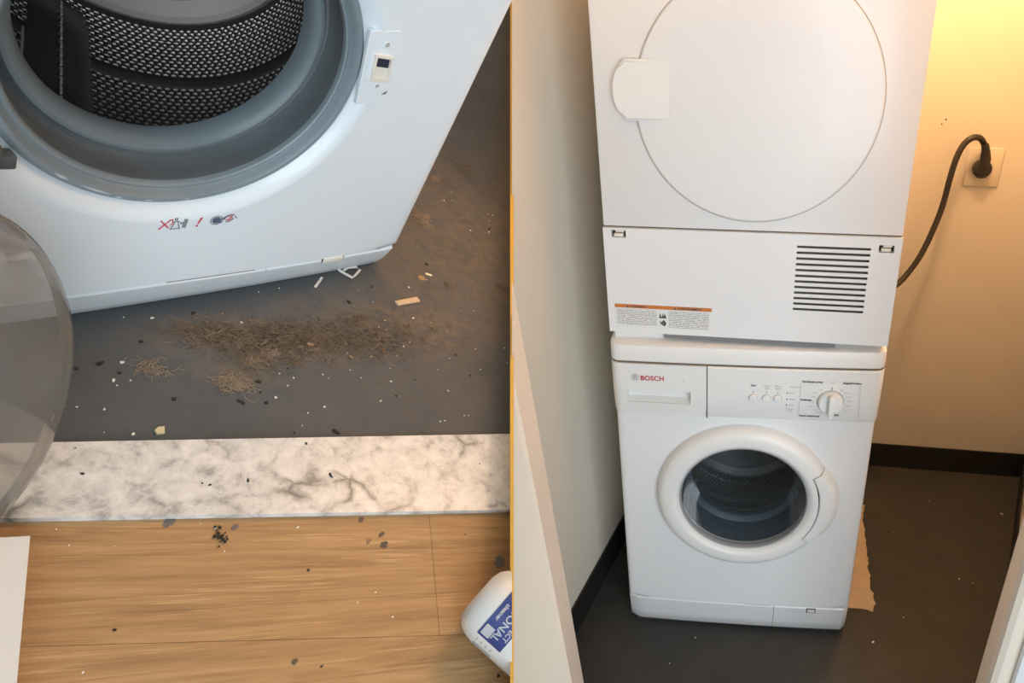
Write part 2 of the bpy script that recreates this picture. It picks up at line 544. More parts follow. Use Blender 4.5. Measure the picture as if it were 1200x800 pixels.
def drum_mesh(R, depth, pitch, phi0, phi1, hole_y0, bands, nseg=8, y_front=0.0):
    """perforated drum: axis +y from y=0, angle from the bottom towards +x; material 0 steel, 1 dark hole, 2 bright"""
    bm = bmesh.new()
    ncol = int(R * (phi1 - phi0) / pitch); nrow = int((depth - hole_y0) / pitch)
    V = {}

    def surf(phi, y, off=0.0):
        r = R + off
        return (r * math.sin(phi), y, -r * math.cos(phi))

    def gv(i, j):
        if (i, j) not in V:
            V[(i, j)] = bm.verts.new(surf(phi0 + (phi1 - phi0) * i / ncol, hole_y0 + (depth - hole_y0) * j / nrow))
        return V[(i, j)]
    dphi = (phi1 - phi0) / ncol; dy = (depth - hole_y0) / nrow
    for j in range(nrow):
        yc = hole_y0 + dy * (j + 0.5)
        plain = any(b0 < yc < b1 for b0, b1 in bands)
        for i in range(ncol):
            q = [gv(i, j), gv(i + 1, j), gv(i + 1, j + 1), gv(i, j + 1)]
            if plain:
                bm.faces.new(q); continue
            pc = phi0 + dphi * (i + 0.5)
            sh = 0.22 * dphi if j % 2 else -0.22 * dphi
            o, inn = [], []
            rh = 0.27 * pitch
            for k in range(nseg):
                a = 2 * PI * (k + 0.5) / nseg - 0.75 * PI
                o.append(bm.verts.new(surf(pc + sh + rh * 1.35 * math.cos(a) / R, yc + rh * 1.35 * math.sin(a), -0.0010)))
                inn.append(bm.verts.new(surf(pc + sh + rh * math.cos(a) / R, yc + rh * math.sin(a), 0.0012)))
            for k in range(nseg):
                k2 = (k + 1) % nseg
                f = bm.faces.new((o[k], o[k2], inn[k2], inn[k])); f.material_index = 2
            f = bm.faces.new(inn); f.material_index = 1
            per = nseg // 4
            for c in range(4):
                for k in range(per):
                    bm.faces.new((q[c], o[(c * per + k + 1) % nseg], o[(c * per + k) % nseg]))
                bm.faces.new((q[c], q[(c + 1) % 4], o[(c * per + per) % nseg]))
    # the smooth rest of the shell, front collar and back plate
    n2 = 40
    a0, a1 = phi1, phi0 + 2 * PI
    for (ya, yb, pa, pb, n) in ((hole_y0, depth, a0, a1, n2), (y_front, hole_y0, 0, 2 * PI, 64)):
        A = [bm.verts.new(surf(pa + (pb - pa) * k / n, ya)) for k in range(n + 1)]
        B = [bm.verts.new(surf(pa + (pb - pa) * k / n, yb)) for k in range(n + 1)]
        for k in range(n):
            bm.faces.new((A[k], A[k + 1], B[k + 1], B[k]))
    prof = [(R, depth), (R - 0.004, depth - 0.004), (R - 0.010, depth - 0.016), (R - 0.020, depth - 0.020), (R - 0.034, depth - 0.004), (R - 0.05, depth + 0.012), (0.05, depth + 0.02), (0.001, depth + 0.02)]
    lathe(bm, prof, 64, mat_idx=[3, 3, 3, 3, 0, 0, 0])
    if y_front >= 0:
        lathe(bm, [(R * 0.72, 0.006), (R * 0.74, -0.002), (R * 0.93, -0.004), (R, 0.0)], 64)
    return bm


def lifter_mesh(R, y0, y1, phi, halfw, h):
    bm = bmesh.new(); rows = []
    n = 14
    for j in range(n + 1):
        y = y0 + (y1 - y0) * j / n
        e = min(1.0, 4.0 * min(j, n - j) / n + 0.15)
        row = []
        for t in (-1, -0.8, -0.45, 0, 0.45, 0.8, 1):
            p = phi + halfw * t; hh = h * e * (1 - abs(t) ** 2.2)
            r = R - hh + 0.001
            row.append(bm.verts.new((r * math.sin(p), y, -r * math.cos(p))))
        rows.append(row)
    for j in range(n):
        for k in range(6):
            bm.faces.new((rows[j][k], rows[j][k + 1], rows[j + 1][k + 1], rows[j + 1][k]))
    return bm


# ================================================================== the divider between the two rooms
def cam_pt(u, v, d):
    return CAM_C + (rx * ((u - 800) / 800) + dn * ((v - 400) / 800) + fw) * d


# rail standing on the edge of the sloping floor
edge = [Vector((0.0040, -0.0, 0.0))]
rail = bmesh.new()
e0 = PC_L; nn = PN_L
# the line where the divider plane meets the floor z = 0 of the sloping room
dirv = nn.cross(Vector((0, 0, 1))).normalized()
if dirv.y < 0:
    dirv = -dirv
base = Vector((0.1853, -0.4027, 0)); base -= nn * (base - e0).dot(nn)
base.z = 0
k = (base - e0).dot(nn) / (Vector((nn.x, nn.y, 0)).length_squared)
base -= Vector((nn.x, nn.y, 0)) * k
upv = (Vector((0, 0, 1)) - nn * nn.z).normalized()
A, B_ = [], []
ts = [-0.42, -0.15, 0.0, 0.15, 0.35, 0.6, 0.9, 1.3, 1.8, 2.3]
rings = []
for t in ts:
    p = base + dirv * t
    top = p + upv * 0.05
    dep = (ML @ top - CAM_C).dot(fw)
    th = 0.0026 * dep
    lo = p - upv * 0.02
    rings.append([rail.verts.new(lo - nn * th), rail.verts.new(top - nn * th), rail.verts.new(top + nn * th), rail.verts.new(lo + nn * th)])
for i in range(len(rings) - 1):
    for k in range(4):
        rail.faces.new((rings[i][k], rings[i][(k + 1) % 4], rings[i + 1][(k + 1) % 4], rings[i + 1][k]))
cap(rail, rings[0]); cap(rail, rings[-1])
struct(link('trim_1', rail, GOLD, smooth=0, matrix=ML), 'thin gold edging rail between the washer close-up and the closet')

# the wall that carries the sloping floor, in the divider plane below the rail
dv = bmesh.new()
q0, q1 = base + dirv * -0.42 - upv * 0.021, base + dirv * 2.3 - upv * 0.021
quad = [q0, q1, q1 - upv * 2.0, q0 - upv * 2.0]
FA = [dv.verts.new(p - nn * 0.0012) for p in quad]; FB = [dv.verts.new(p - nn * 0.015) for p in quad]
dv.faces.new(FA); dv.faces.new(FB[::-1])
for k in range(4):
    dv.faces.new((FA[k], FA[(k + 1) % 4], FB[(k + 1) % 4], FB[k]))
struct(link('wall_divider', dv, WALL, smooth=0, matrix=ML, clip=(MLI @ Vector((0, 0, 0)), MLI.to_3x3() @ Vector((0, 0, -1)))), 'cream wall under the gold rail that separates the two rooms')

LCLIP = (PC_L, PN_L)              # keep what lies on the sloping side
RCLIP = (PC - PN * 0.0, -PN)      # keep what lies on the closet side


def local_clip(matrix, plane):
    inv = matrix.inverted()
    return (inv @ plane[0], (inv.to_3x3() @ plane[1]).normalized())


# ================================================================== closet (right)
H = 2.38


def wall_strip(name, p, q, z0, z1, th, side, m, clip=None):
    a, b = Vector((*p, 0)), Vector((*q, 0)); d = (b - a).normalized(); n = Vector((-d.y, d.x, 0)) * side * th
    poly = [(a.x, a.y), (b.x, b.y), ((b + n).x, (b + n).y), ((a + n).x, (a + n).y)]
    return link(name, prism(bmesh.new(), poly, 'z', z0, z1), m, smooth=0, clip=clip)


BL, BR = (-0.268, 0.832), (1.026, 0.7612)         # back corners
FL, FR = (-0.530, -0.40), (0.60, -0.40)
RW = (0.552, -0.40)
struct(link('floor', prism(bmesh.new(), [(-0.62, -0.62), (1.3, -0.62), (1.3, 0.95), (-0.45, 0.95)], 'z', -0.03, 0.0), FLOOR_R, smooth=0, clip=RCLIP), 'dark grey painted closet floor')
struct(wall_strip('wall_left', BL, FL, 0, H, 0.05, -1, WALL, RCLIP), 'cream closet wall left of the stacked machines')
struct(wall_strip('wall_back', BL, BR, 0, H, 0.05, 1, WALL), 'cream closet wall behind the machines with the power outlet')
struct(wall_strip('wall_right', BR, RW, 0, H, 0.05, 1, WALL), 'cream closet wall at the right edge')
struct(link('ceiling', prism(bmesh.new(), [(-0.62, -0.55), (1.3, -0.55), (1.3, 0.95), (-0.45, 0.95)], 'z', H, H + 0.04), WALL, smooth=0, clip=RCLIP), 'cream closet ceiling')
struct(wall_strip('baseboard_left', BL, FL, 0, 0.1, 0.006, 1, VINYL, RCLIP), 'black vinyl baseboard under the left closet wall')
struct(wall_strip('baseboard_back', BL, BR, 0, 0.1, 0.006, -1, VINYL), 'black vinyl baseboard under the outlet wall')
struct(wall_strip('baseboard_right', BR, RW, 0, 0.1, 0.006, -1, VINYL), 'black vinyl baseboard at the right closet wall')
# door surround
jl = bmesh.new()
prism(jl, [(-0.56, -0.40), (-0.336, -0.40), (-0.3345, -0.43), (-0.327, -0.44), (-0.3215, -0.497), (-0.326, -0.503), (-0.56, -0.507)], 'z', 0.0, 2.3)
for v in jl.verts:
    v.co.x += -0.0364 * (v.co.z - 0.72)
struct(link('trim_2', jl, TRIMP, smooth=0, clip=RCLIP), 'cream door jamb at the left of the closet')
jr = bmesh.new()
prism(jr, [(0.60, -0.40), (0.4655, -0.40), (0.462, -0.43), (0.447, -0.445), (0.4345, -0.49), (0.4375, -0.5), (0.446, -0.505), (0.458, -0.50), (0.60, -0.50)], 'z', 0.0, 2.3)
struct(link('trim_3', jr, TRIMP, smooth=25), 'cream door jamb at the right of the closet')
struct(link('trim_4', new_box(0.470, 0.60, -0.512, -0.50, 0, 2.3, bev=0.002), mat('bright_white_paint', (0.84, 0.84, 0.84), 0.45), smooth=35), 'bright white door casing at the lower right corner')
struct(link('trim_5', prism(bmesh.new(), [(-0.56, -0.50), (0.60, -0.50), (0.60, -0.40), (-0.56, -0.40)], 'z', 2.06, 2.3), TRIMP, smooth=0, clip=RCLIP), 'cream door head above the closet')

struct(link('wall_front', new_box(0.575, 1.45, -0.499, -0.40, 0, H), WALL, smooth=0), 'cream closet wall beside the right door jamb')
# ---- ceiling lamp that gives the warm closet light
lamp = thing('ceiling_lamp', 'round ceiling lamp with a warm bulb above the dryer', 'lamp', Matrix.Translation((0.46, 0.33, H)))
bm = bmesh.new()
rg = lathe(bm, [(0.001, 0.0), (0.075, 0.0), (0.075, 0.018), (0.03, 0.03), (0.022, 0.05), (0.022, 0.07), (0.001, 0.07)], 32)
bmesh.ops.rotate(bm, verts=bm.verts, cent=(0, 0, 0), matrix=Matrix.Rotation(-PI / 2, 3, 'X'))
link('lamp_base', bm, WHITEP, lamp)
bm = bmesh.new()
bmesh.ops.create_uvsphere(bm, u_segments=20, v_segments=12, radius=0.03)
bmesh.ops.translate(bm, verts=bm.verts, vec=(0, 0, -0.098))
link('bulb', bm, mat('warm_bulb_glass', (1, 0.8, 0.5), 0.4, emit=((1, 0.62, 0.26), 6)), lamp)


def bow_r(x):
    return 0.005 * (abs(x) / 0.299) ** 2.2


W = 0.299
# ---------------------------------------------------------------- washing machine in the closet
wm = thing('washing_machine', 'white front loading washing machine with closed door under the dryer', 'washing machine', Matrix.Translation((0, 0, 0)))
X0, Z0 = 0.0053, 0.4975
bm = face_with_hole(bmesh.new(), X0, Z0, 0.165, W, 0.1185, 0.90, bow_r, lambda q: 0.0, 0.56)
link('body', bm, WHITE, wm)
link('plinth', new_box(-0.285, 0.285, 0.03, 0.55, 0.0, 0.118), DARK, wm, smooth=0)


def kick(x1, x2, zb, zt, bow, setb, n=16, z_lip=0.004):
    bm = bmesh.new(); rows = []
    for k in range(n + 1):
        x = x1 + (x2 - x1) * k / n; y = bow(x)
        e = W - abs(x); rr = 0.012 - math.sqrt(max(0, 0.012 ** 2 - (0.012 - e) ** 2)) if e < 0.012 else 0
        y += rr
        rows.append([bm.verts.new(p) for p in ((x, y + 0.04, zt), (x, y + 0.003, zt), (x, y + 0.0005, zt - z_lip), (x, y + setb * 0.5, zb + (zt - zb) * 0.4), (x, y + setb, zb + 0.004), (x, y + setb + 0.004, zb), (x, y + setb + 0.03, zb))])
    for i in range(n):
        for k in range(7):
            bm.faces.new((rows[i][k], rows[i + 1][k], rows[i + 1][(k + 1) % 7], rows[i][(k + 1) % 7]))
    cap(bm, rows[0]); cap(bm, rows[-1])
    return bm


link('kick_plate', kick(-W, 0.0985, 0.012, 0.1165, bow_r, 0.018), WHITE, wm)
flap = link('service_flap', kick(0.0998, W, 0.012, 0.1165, bow_r, 0.018), WHITE, wm)
bm = bmesh.new(); box(bm, 0.187, 0.211, 0.0015, 0.006, 0.098, 0.1135)
link('clip_recess', bm, DARK, flap, smooth=0)
bm = bmesh.new(); box(bm, 0.1895, 0.2085, 0.0005, 0.005, 0.1005, 0.1115)
link('clip', bm, CREAM, flap, smooth=0)
link('dirt_line', new_box(0.02, 0.09, 0.0012, 0.02, 0.1162, 0.1188), RUST, wm, smooth=0)

# control panel and drawer: a gently rounded bar
def bar(x1, x2, prof, n=10, bow=bow_r, rc=0.02, ends=(True, True)):
    bm = bmesh.new(); rows = []
    xs = sorted({x1 + (x2 - x1) * k / n for k in range(n + 1)} | {sg * (0.3003 - d) for sg in (-1, 1) for d in (0.0006, 0.0015, 0.003, 0.006, 0.010, 0.015) if x1 < sg * (0.3003 - d) < x2})
    n = len(xs) - 1
    for x in xs:
        e = 0.3005 - abs(x); add = bow(x)
        if e < rc:
            add += rc - math.sqrt(max(0, rc ** 2 - (rc - e) ** 2))
        rows.append([bm.verts.new((x, min(y + add, 0.05) if y < 0.04 else y, z)) for y, z in prof])
    m = len(prof)
    for i in range(n):
        for k in range(m):
            bm.faces.new((rows[i][k], rows[i + 1][k], rows[i + 1][(k + 1) % m], rows[i][(k + 1) % m]))
    cap(bm, rows[0]); cap(bm, rows[-1])
    return bm


PPROF = [(0.05, 0.871), (-0.0195, 0.871), (-0.022, 0.868), (-0.0205, 0.80), (-0.016, 0.742), (-0.012, 0.735), (0.0, 0.732), (0.05, 0.732)]
cp = link('control_panel', bar(-0.0832, 0.300, PPROF, 24), WHITEP, wm)
# drawer with a pulled-in grip
dr_ = bmesh.new()
nx, nz = 30, 24
grid = []
zs_ = [0.735 + (0.871 - 0.735) * j / nz for j in range(nz + 1)]
for j, z in enumerate(zs_):
    row = []
    for i in range(nx + 1):
        x = -0.3003 + (-0.0855 + 0.3003) * i / nx
        t = (z - 0.735) / 0.136
        y = -0.012 - 0.0095 * math.sin(min(1, t * 1.6) * PI / 2)
        e = 0.3005 - abs(x)
        if e < 0.02:
            y += 0.02 - math.sqrt(max(0, 0.02 ** 2 - (0.02 - e) ** 2))
        row.append(dr_.verts.new((x, y + bow_r(x), z)))
    grid.append(row)
for j in range(nz):
    for i in range(nx):
        xc = (grid[j][i].co.x + grid[j][i + 1].co.x) / 2; zc = (grid[j][i].co.z + grid[j + 1][i].co.z) / 2
        if -0.2645 < xc < -0.1245 and 0.7665 < zc < 0.8045:
            continue
        dr_.faces.new((grid[j][i], grid[j][i + 1], grid[j + 1][i + 1], grid[j + 1][i]))
bmesh.ops.delete(dr_, geom=[v for v in dr_.verts if not v.link_faces], context='VERTS')
bnd = [e for e in dr_.edges if e.is_boundary and not any(abs(v.co.x + 0.3003) < 1e-4 or abs(v.co.x + 0.0855) < 1e-4 or v.co.z < 0.7351 or v.co.z > 0.8709 for v in e.verts)]
hx = [v.co.x for e in bnd for v in e.verts]; hz = [v.co.z for e in bnd for v in e.verts]
HX0, HX1, HZ0, HZ1 = min(hx), max(hx), min(hz), max(hz)
outer = [e for e in dr_.edges if e.is_boundary and e not in bnd]
ex = bmesh.ops.extrude_edge_only(dr_, edges=outer)
for v in [g for g in ex['geom'] if isinstance(g, bmesh.types.BMVert)]:
    v.co.y = 0.04
drawer = link('detergent_drawer', dr_, WHITEP, wm, smooth=40)
bm = bmesh.new(); rows = []
for j in range(9):
    t = j / 8; z = HZ1 - (HZ1 - HZ0) * t; row = []
    for i in range(13):
        u = i / 12; x = HX0 + (HX1 - HX0) * u
        if t == 0:
            yy = -0.0205
        elif t < 0.5:
            yy = 0.016
        else:
            yy = 0.016 - 0.0325 * ((t - 0.5) / 0.5) ** 1.2
        row.append(bm.verts.new((x, yy + bow_r(x), z)))
    rows.append(row)
for j in range(8):
    for i in range(12):
        bm.faces.new((rows[j][i], rows[j][i + 1], rows[j + 1][i + 1], rows[j + 1][i]))
for side in (0, 12):
    xx = HX0 if side == 0 else HX1
    c = bm.verts.new((xx, -0.019 + bow_r(xx), HZ0))
    cap(bm, [rows[j][side] for j in range(9)] + [c])
link('drawer_grip', bm, WHITEP, drawer, smooth=30)
link('seam', new_box(-0.0853, -0.0834, -0.0165, 0.03, 0.733, 0.872), DARK, wm, smooth=0)
link('top_seam', bar(-0.2995, 0.2995, [(0.03, 0.8700), (-0.0172, 0.8700), (-0.0172, 0.8765), (0.03, 0.8765)], 24), mat('brown_seam', (0.16, 0.12, 0.09), 0.7), wm, smooth=0)
# emblem and name on the drawer
YP = -0.0235


def panel_y(x, z):
    if x > -0.083:
        for (ya, za), (yb, zb_) in zip(PPROF[2:], PPROF[3:]):
            if zb_ <= z <= za:
                return ya + (yb - ya) * (za - z) / (za - zb_) + bow_r(x) - 0.0006
    t = (z - 0.735) / 0.136
    return -0.012 - 0.0095 * math.sin(min(1, t * 1.6) * PI / 2) + bow_r(x) - 0.0006


bm = disc_xz(bmesh.new(), -0.2452, 0.8375, 0.0066, 0.0082, panel_y(-0.245, 0.8375), 28)
strokes(bm, [[(-0.2476, 0.8415), (-0.2476, 0.8335)], [(-0.2428, 0.8415), (-0.2428, 0.8335)]], 0.0022, panel_y(-0.245, 0.8375))
strokes(bm, [[(-0.2476, 0.8375), (-0.2428, 0.8375)]], 0.0016, panel_y(-0.245, 0.8375))
link('emblem', bm, GREYT, drawer, smooth=0)
link('brand_lettering', text_bm('BOSCH', 0.0165, -0.2335, panel_y(-0.21, 0.835) - 0.0003, 0.8305, spacing=1.02, sx=0.98, off=0.0004), RED, drawer, smooth=0)
link('drawer_mark', disc_xz(bmesh.new(), -0.1475 + 0.01, 0.8335, 0.0, 0.0013, panel_y(-0.14, 0.8335), 10), GREYT, drawer, smooth=0)
# buttons, lamps, dial
for x, t in ((0.0186, 'Start'), (0.0479, 'Temp\nspin'), (0.0725, 'Quick\nwash')):
    bm = bmesh.new()
    rg = lathe(bm, [(0.0098, 0.004), (0.0098, -0.0005), (0.0088, -0.0012), (0.0084, -0.0045), (0.0072, -0.0055), (0.0001, -0.0058)], 24, centre=(x, panel_y(x, 0.7965) + 0.0005, 0.7965), mat_idx=[1, 1, 0, 0, 0])
    bt = link('button', bm, [WHITEP, mat('shade_ring', (0.45, 0.43, 0.41), 0.6)], wm)
    link('button_mark', disc_xz(bmesh.new(), x, 0.8110, 0, 0.0013, panel_y(x, 0.811), 10), DGREYT, bt, smooth=0)
    link('button_text', text_bm(t, 0.0062, x, panel_y(x, 0.825) - 0.0002, 0.8262 if t == 'Start' else 0.8262, 'CENTER', off=0.0002 if t == 'Start' else 0), DGREYT if t == 'Start' else GREYT, bt, smooth=0)
for z, t in ((0.8113, 'Spin'), (0.7949, 'Rinse'), (0.7791, 'Wash')):
    ld = link('indicator_light', disc_xz(bmesh.new(), 0.0933, z, 0, 0.0016, panel_y(0.0933, z), 10), DGREYT, wm, smooth=0)
    link('indicator_text', text_bm(t, 0.0058, 0.0980, panel_y(0.1, z) - 0.0002, z - 0.002), GREYT, ld, smooth=0)
for L in ([(0.0933, 0.8158), (0.0933, 0.8285)], [(0.0933, 0.7750), (0.0933, 0.764)]):
    link('panel_line', strokes(bmesh.new(), [L], 0.0006, panel_y(0.0933, 0.79)), GREYT, wm, smooth=0)
link('panel_text', text_bm('Complete', 0.0055, 0.0980, panel_y(0.1, 0.828) - 0.0002, 0.8262), GREYT, wm, smooth=0)
link('panel_text', text_bm('Door\nlock', 0.0055, 0.0970, panel_y(0.1, 0.764) - 0.0002, 0.7660), GREYT, wm, smooth=0)
DX, DZ = 0.1890, 0.7915
dial = bmesh.new()
yd = panel_y(DX, DZ)
rg = lathe(dial, [(0.0300, 0.004), (0.0300, -0.0004), (0.0275, -0.002), (0.0268, -0.010), (0.0245, -0.0125), (0.0001, -0.0130)], 40, centre=(DX, yd, DZ), mat_idx=[1, 1, 0, 0, 0])
dob = link('program_dial', dial, [WHITEP, mat('shade_ring', (0.45, 0.43, 0.41), 0.6)], wm)
bm = bmesh.new(); box(bm, DX - 0.0062, DX + 0.0062, yd - 0.028, yd - 0.011, DZ - 0.0285, DZ + 0.026, bev=0.003)
link('dial_grip', bm, WHITEP, dob)
link('dial_mark', strokes(bmesh.new(), [[(DX + 0.0005, DZ + 0.0305), (DX + 0.0005, DZ + 0.0370)]], 0.0016, panel_y(DX, 0.825)), DGREYT, wm, smooth=0)
for (x, z, t, s_, mm, al) in ((0.1235, 0.8405, 'Permanent press', 0.0066, DGREYT, 'LEFT'), (0.2120, 0.8390, 'Regular/cotton', 0.0066, DGREYT, 'LEFT'), (0.1235, 0.7925, 'Delicates', 0.0066, DGREYT, 'LEFT'),
                              (0.1235, 0.7480, 'Hand wash/wool', 0.0066, DGREYT, 'LEFT'), (0.2010, 0.7525, 'Spin', 0.0062, DGREYT, 'LEFT'), (DX, 0.8395, 'Off', 0.0055, GREYT, 'CENTER')):
    link('panel_text', text_bm(t, s_, x, panel_y(x, z) - 0.0003, z, al, off=0.00025 if mm is DGREYT else 0), mm, wm, smooth=0)
for i, (a, t) in enumerate(((120, 'Cold'), (140, 'Warm'), (160, 'Hot'), (182, 'Cool'), (202, 'Warm'), (220, 'Cold'), (238, 'Cold'), (60, 'Hot'), (42, 'Warm'), (24, 'Cool'), (5, 'Cold'), (-16, 'Rinse'), (-36, 'Drain'))):
    r = 0.036; x = DX + r * math.cos(math.radians(a)); z = DZ + r * math.sin(math.radians(a)) - 0.002
    link('panel_text', text_bm(t, 0.0052, x, panel_y(x, z) - 0.0003, z, 'RIGHT' if a > 90 else 'LEFT'), GREYT, wm, smooth=0)
for L in ([(0.1215, 0.838), (0.1215, 0.752)], [(0.2500, 0.838), (0.2535, 0.750)]):
    link('panel_line', strokes(bmesh.new(), [L], 0.0006, -0.0222), GREYT, wm, smooth=0)
# worktop in two steps
link('worktop', bar(-0.300, 0.300, [(0.05, 0.8755), (-0.017, 0.8755), (-0.0195, 0.8775), (-0.0195, 0.905), (-0.0165, 0.914), (-0.008, 0.9175), (0.05, 0.918)], 24), WHITEP, wm)
link('stacking_frame', new_box(-0.293, 0.293, 0.018, 0.55, 0.9165, 0.9340, bev=0.003), WHITE, wm)

# ---- closed door
def dring(a):
    d = math.degrees(a); d = d - 360 if d > 180 else d
    return -35.5 < d < 28.0


def ring_bm(inner, outfun, prof, n, a0, a1):
    bm = bmesh.new(); rows = []
    for k in range(n + 1):
        a = a0 + (a1 - a0) * k / n
        ro = outfun(a)
        rows.append([bm.verts.new((X0 + (inner + (ro - inner) * u) * math.cos(a), y, Z0 + (inner + (ro - inner) * u) * math.sin(a))) for u, y in prof])
    m = len(prof)
    for i in range(n):
        for k in range(m - 1):
            bm.faces.new((rows[i][k], rows[i + 1][k], rows[i + 1][k + 1], rows[i][k + 1]))
    cap(bm, rows[0]); cap(bm, rows[-1])
    return bm


wdoor = bmesh.new()
RPROF = [(0.0, 0.004), (0.0, -0.016), (0.10, -0.0255), (0.20, -0.0300), (0.30, -0.0312), (0.60, -0.0305), (0.80, -0.0270), (0.92, -0.0190), (0.98, -0.008), (1.0, 0.002)]
a_lo, a_hi = math.radians(-35.5), math.radians(28.0)
merge(wdoor, ring_bm(0.1545, lambda a: 0.2125, RPROF, 84, a_hi, a_lo + 2 * PI))
IN = [(0.0, 0.004), (0.0, -0.018), (0.22, -0.0255), (0.46, -0.0300), (0.7, -0.0312), (0.95, -0.0310), (1.0, -0.029), (1.0, 0.004)]
merge(wdoor, ring_bm(0.1545, lambda a: 0.1800, IN, 24, a_lo, a_hi))
wd = link('door', wdoor, WHITEP, wm)


def hout(a):
    t = (a - a_lo) / (a_hi - a_lo)
    return 0.2125 + 0.021 * math.sin(PI * t) ** 0.8


link('door_handle', ring_bm(0.1830, hout, [(0.0, 0.004), (0.0, -0.0295), (0.05, -0.0312), (0.3, -0.0308), (0.65, -0.0275), (0.9, -0.016), (1.0, 0.002)], 28, a_lo + 0.012, a_hi - 0.012), WHITEP, wd)
link('handle_gap_shade', ring_bm(0.1795, lambda a: 0.184, [(0.0, 0.004), (0.0, -0.012), (1.0, -0.012), (1.0, 0.004)], 24, a_lo, a_hi), DARK, wd, smooth=0)  # dark strip in place of the shade inside the gap
bm = bmesh.new()
lathe(bm, [(0.1555, -0.016), (0.154, -0.010), (0.147, 0.012), (0.135, 0.04), (0.122, 0.060), (0.10, 0.068), (0.05, 0.071), (0.0005, 0.072)], 64, centre=(X0, 0, Z0))
link('door_glass', bm, GLASS_CLOSED, wd)
bm = bmesh.new()
lathe(bm, [(0.1575, -0.020), (0.1530, -0.0185), (0.1515, -0.010), (0.1545, -0.004)], 64, centre=(X0, 0, Z0))
link('glass_seal', bm, GREYP, wd)
bm = bmesh.new()
lathe(bm, [(0.166, 0.002), (0.158, 0.004), (0.152, 0.02), (0.150, 0.05), (0.147, 0.066), (0.139, 0.070), (0.134, 0.076), (0.133, 0.088), (0.140, 0.096), (0.17, 0.10)], 72, centre=(X0, 0.0, Z0))
link('door_gasket', bm, RUBBERD, wm)
dm = link('drum', drum_mesh(0.190, 0.205, 0.0115, -PI / 2, PI / 2, 0.02, [(0.0, 0.035), (0.095, 0.115)]), [STEELM, BLACK, STEELM, STEEL], wm, matrix=Matrix.Translation((X0, 0.10, Z0)))
for ph in (-55, 65, 185):
    link('lifter', lifter_mesh(0.190, 0.02, 0.19, math.radians(ph), 0.16, 0.045), STEELM, dm)

# ---------------------------------------------------------------- tumble dryer on top
YAW = -0.0567
DRM = Matrix.Translation((-0.0035, 0.0005, 0.9345)) @ Matrix.Rotation(YAW, 4, 'Z')
dy = thing('tumble_dryer', 'white tumble dryer with round door and lower vent stacked on the washer', 'dryer', DRM)
zz = lambda z: z - 0.9345
bm = bmesh.new(); box(bm, -W, W, 0.012, 0.56, 0.0, zz(1.790), bev=0.006)
link('body', bm, WHITE, dy)
# upper front with door seat
bm = bmesh.new(); box(bm, -W, W, 0.0, 0.03, zz(1.1752), zz(1.662), bev=0.004)
link('front_panel', bm, WHITE, dy)
bm = bmesh.new(); box(bm, -W, W, -0.004, 0.03, zz(1.6645), zz(1.788), bev=0.006)
cpd = link('control_panel', bm, WHITEP, dy)
bm = bmesh.new(); lathe(bm, [(0.028, 0.0), (0.027, -0.014), (0.026, -0.018), (0.0005, -0.019)], 32, centre=(0.19, -0.004, zz(1.712)))
link('program_dial', bm, WHITEP, cpd)
# door
DCX, DCZ, DRR = 0.0066, zz(1.4225), 0.2265
bm = bmesh.new()
lathe(bm, [(DRR + 0.0022, -0.0002), (DRR + 0.0022, -0.0012), (DRR - 0.001, -0.0012)], 96, centre=(DCX, 0, DCZ))
dd = bmesh.new()
lathe(dd, [(DRR, 0.004), (DRR, -0.003), (DRR - 0.003, -0.0058), (DRR - 0.03, -0.0085), (DRR - 0.10, -0.011), (0.05, -0.0125), (0.0005, -0.0128)], 96, centre=(DCX, 0, DCZ))
ddo = link('door', dd, WHITE, dy)
link('door_gap', bm, mat('shade_gap', (0.48, 0.43, 0.38), 0.7), ddo)
bm = bmesh.new()
pz0, pz1 = zz(1.3875), zz(1.4955)
poly = [(-0.150, pz1 - 0.001), (-0.236, pz1)]
for k in range(1, 12):
    t = k / 12
    poly.append((-0.236 - 0.0225 * math.sin(PI * t) ** 0.75, pz1 + (pz0 - pz1) * t))
poly += [(-0.236, pz0), (-0.150, pz0 - 0.002)]
prism(bm, poly, 'y', -0.017, 0.002)
top = [e for e in bm.edges if all(v.co.y < -0.016 for v in e.verts)]
bmesh.ops.bevel(bm, geom=top, offset=0.005, segments=3, affect='EDGES')
for v in bm.verts:          # the plate dies into the domed door on its right
    if v.co.x > -0.165 and v.co.y < -0.009:
        v.co.y = -0.0098
link('door_grip', bm, WHITEP, ddo, smooth=50)
# lower panel with vent and catches
VX0, VX1, VZ0, VZ1 = 0.0972, 0.2405, zz(1.0010), zz(1.1500)
L1 = (-0.2815, -0.2510, zz(1.1525), zz(1.1685)); L2 = (0.2555, 0.2850, zz(1.1415), zz(1.1570))
lp = link('lower_panel', panel_holes(bmesh.new(), -W, W, 0.0, zz(1.1728), [(VX0, VX1, VZ0, VZ1), L1, L2], -0.004, 0.012), WHITE, dy, smooth=0)
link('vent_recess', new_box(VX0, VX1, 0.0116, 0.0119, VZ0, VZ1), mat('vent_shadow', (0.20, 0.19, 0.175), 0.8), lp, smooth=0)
pitch = (VZ1 - VZ0) / 12
sl = bmesh.new(); prism(sl, [(-0.0042, 0.0), (-0.0042, 0.0066), (-0.0030, 0.0070), (0.0112, 0.0005), (0.0112, -0.0015), (-0.0028, 0.0)], 'x', VX0, VX1)
slm = None
for k in range(12):
    zb = VZ0 + pitch * k + 0.0003
    if slm is None:
        s_ob = link('slat', sl, WHITE, lp, smooth=0); slm = s_ob
    else:
        s_ob = slm.copy(); COL.objects.link(s_ob); s_ob.parent = lp
    s_ob.location = (0, 0, zb)
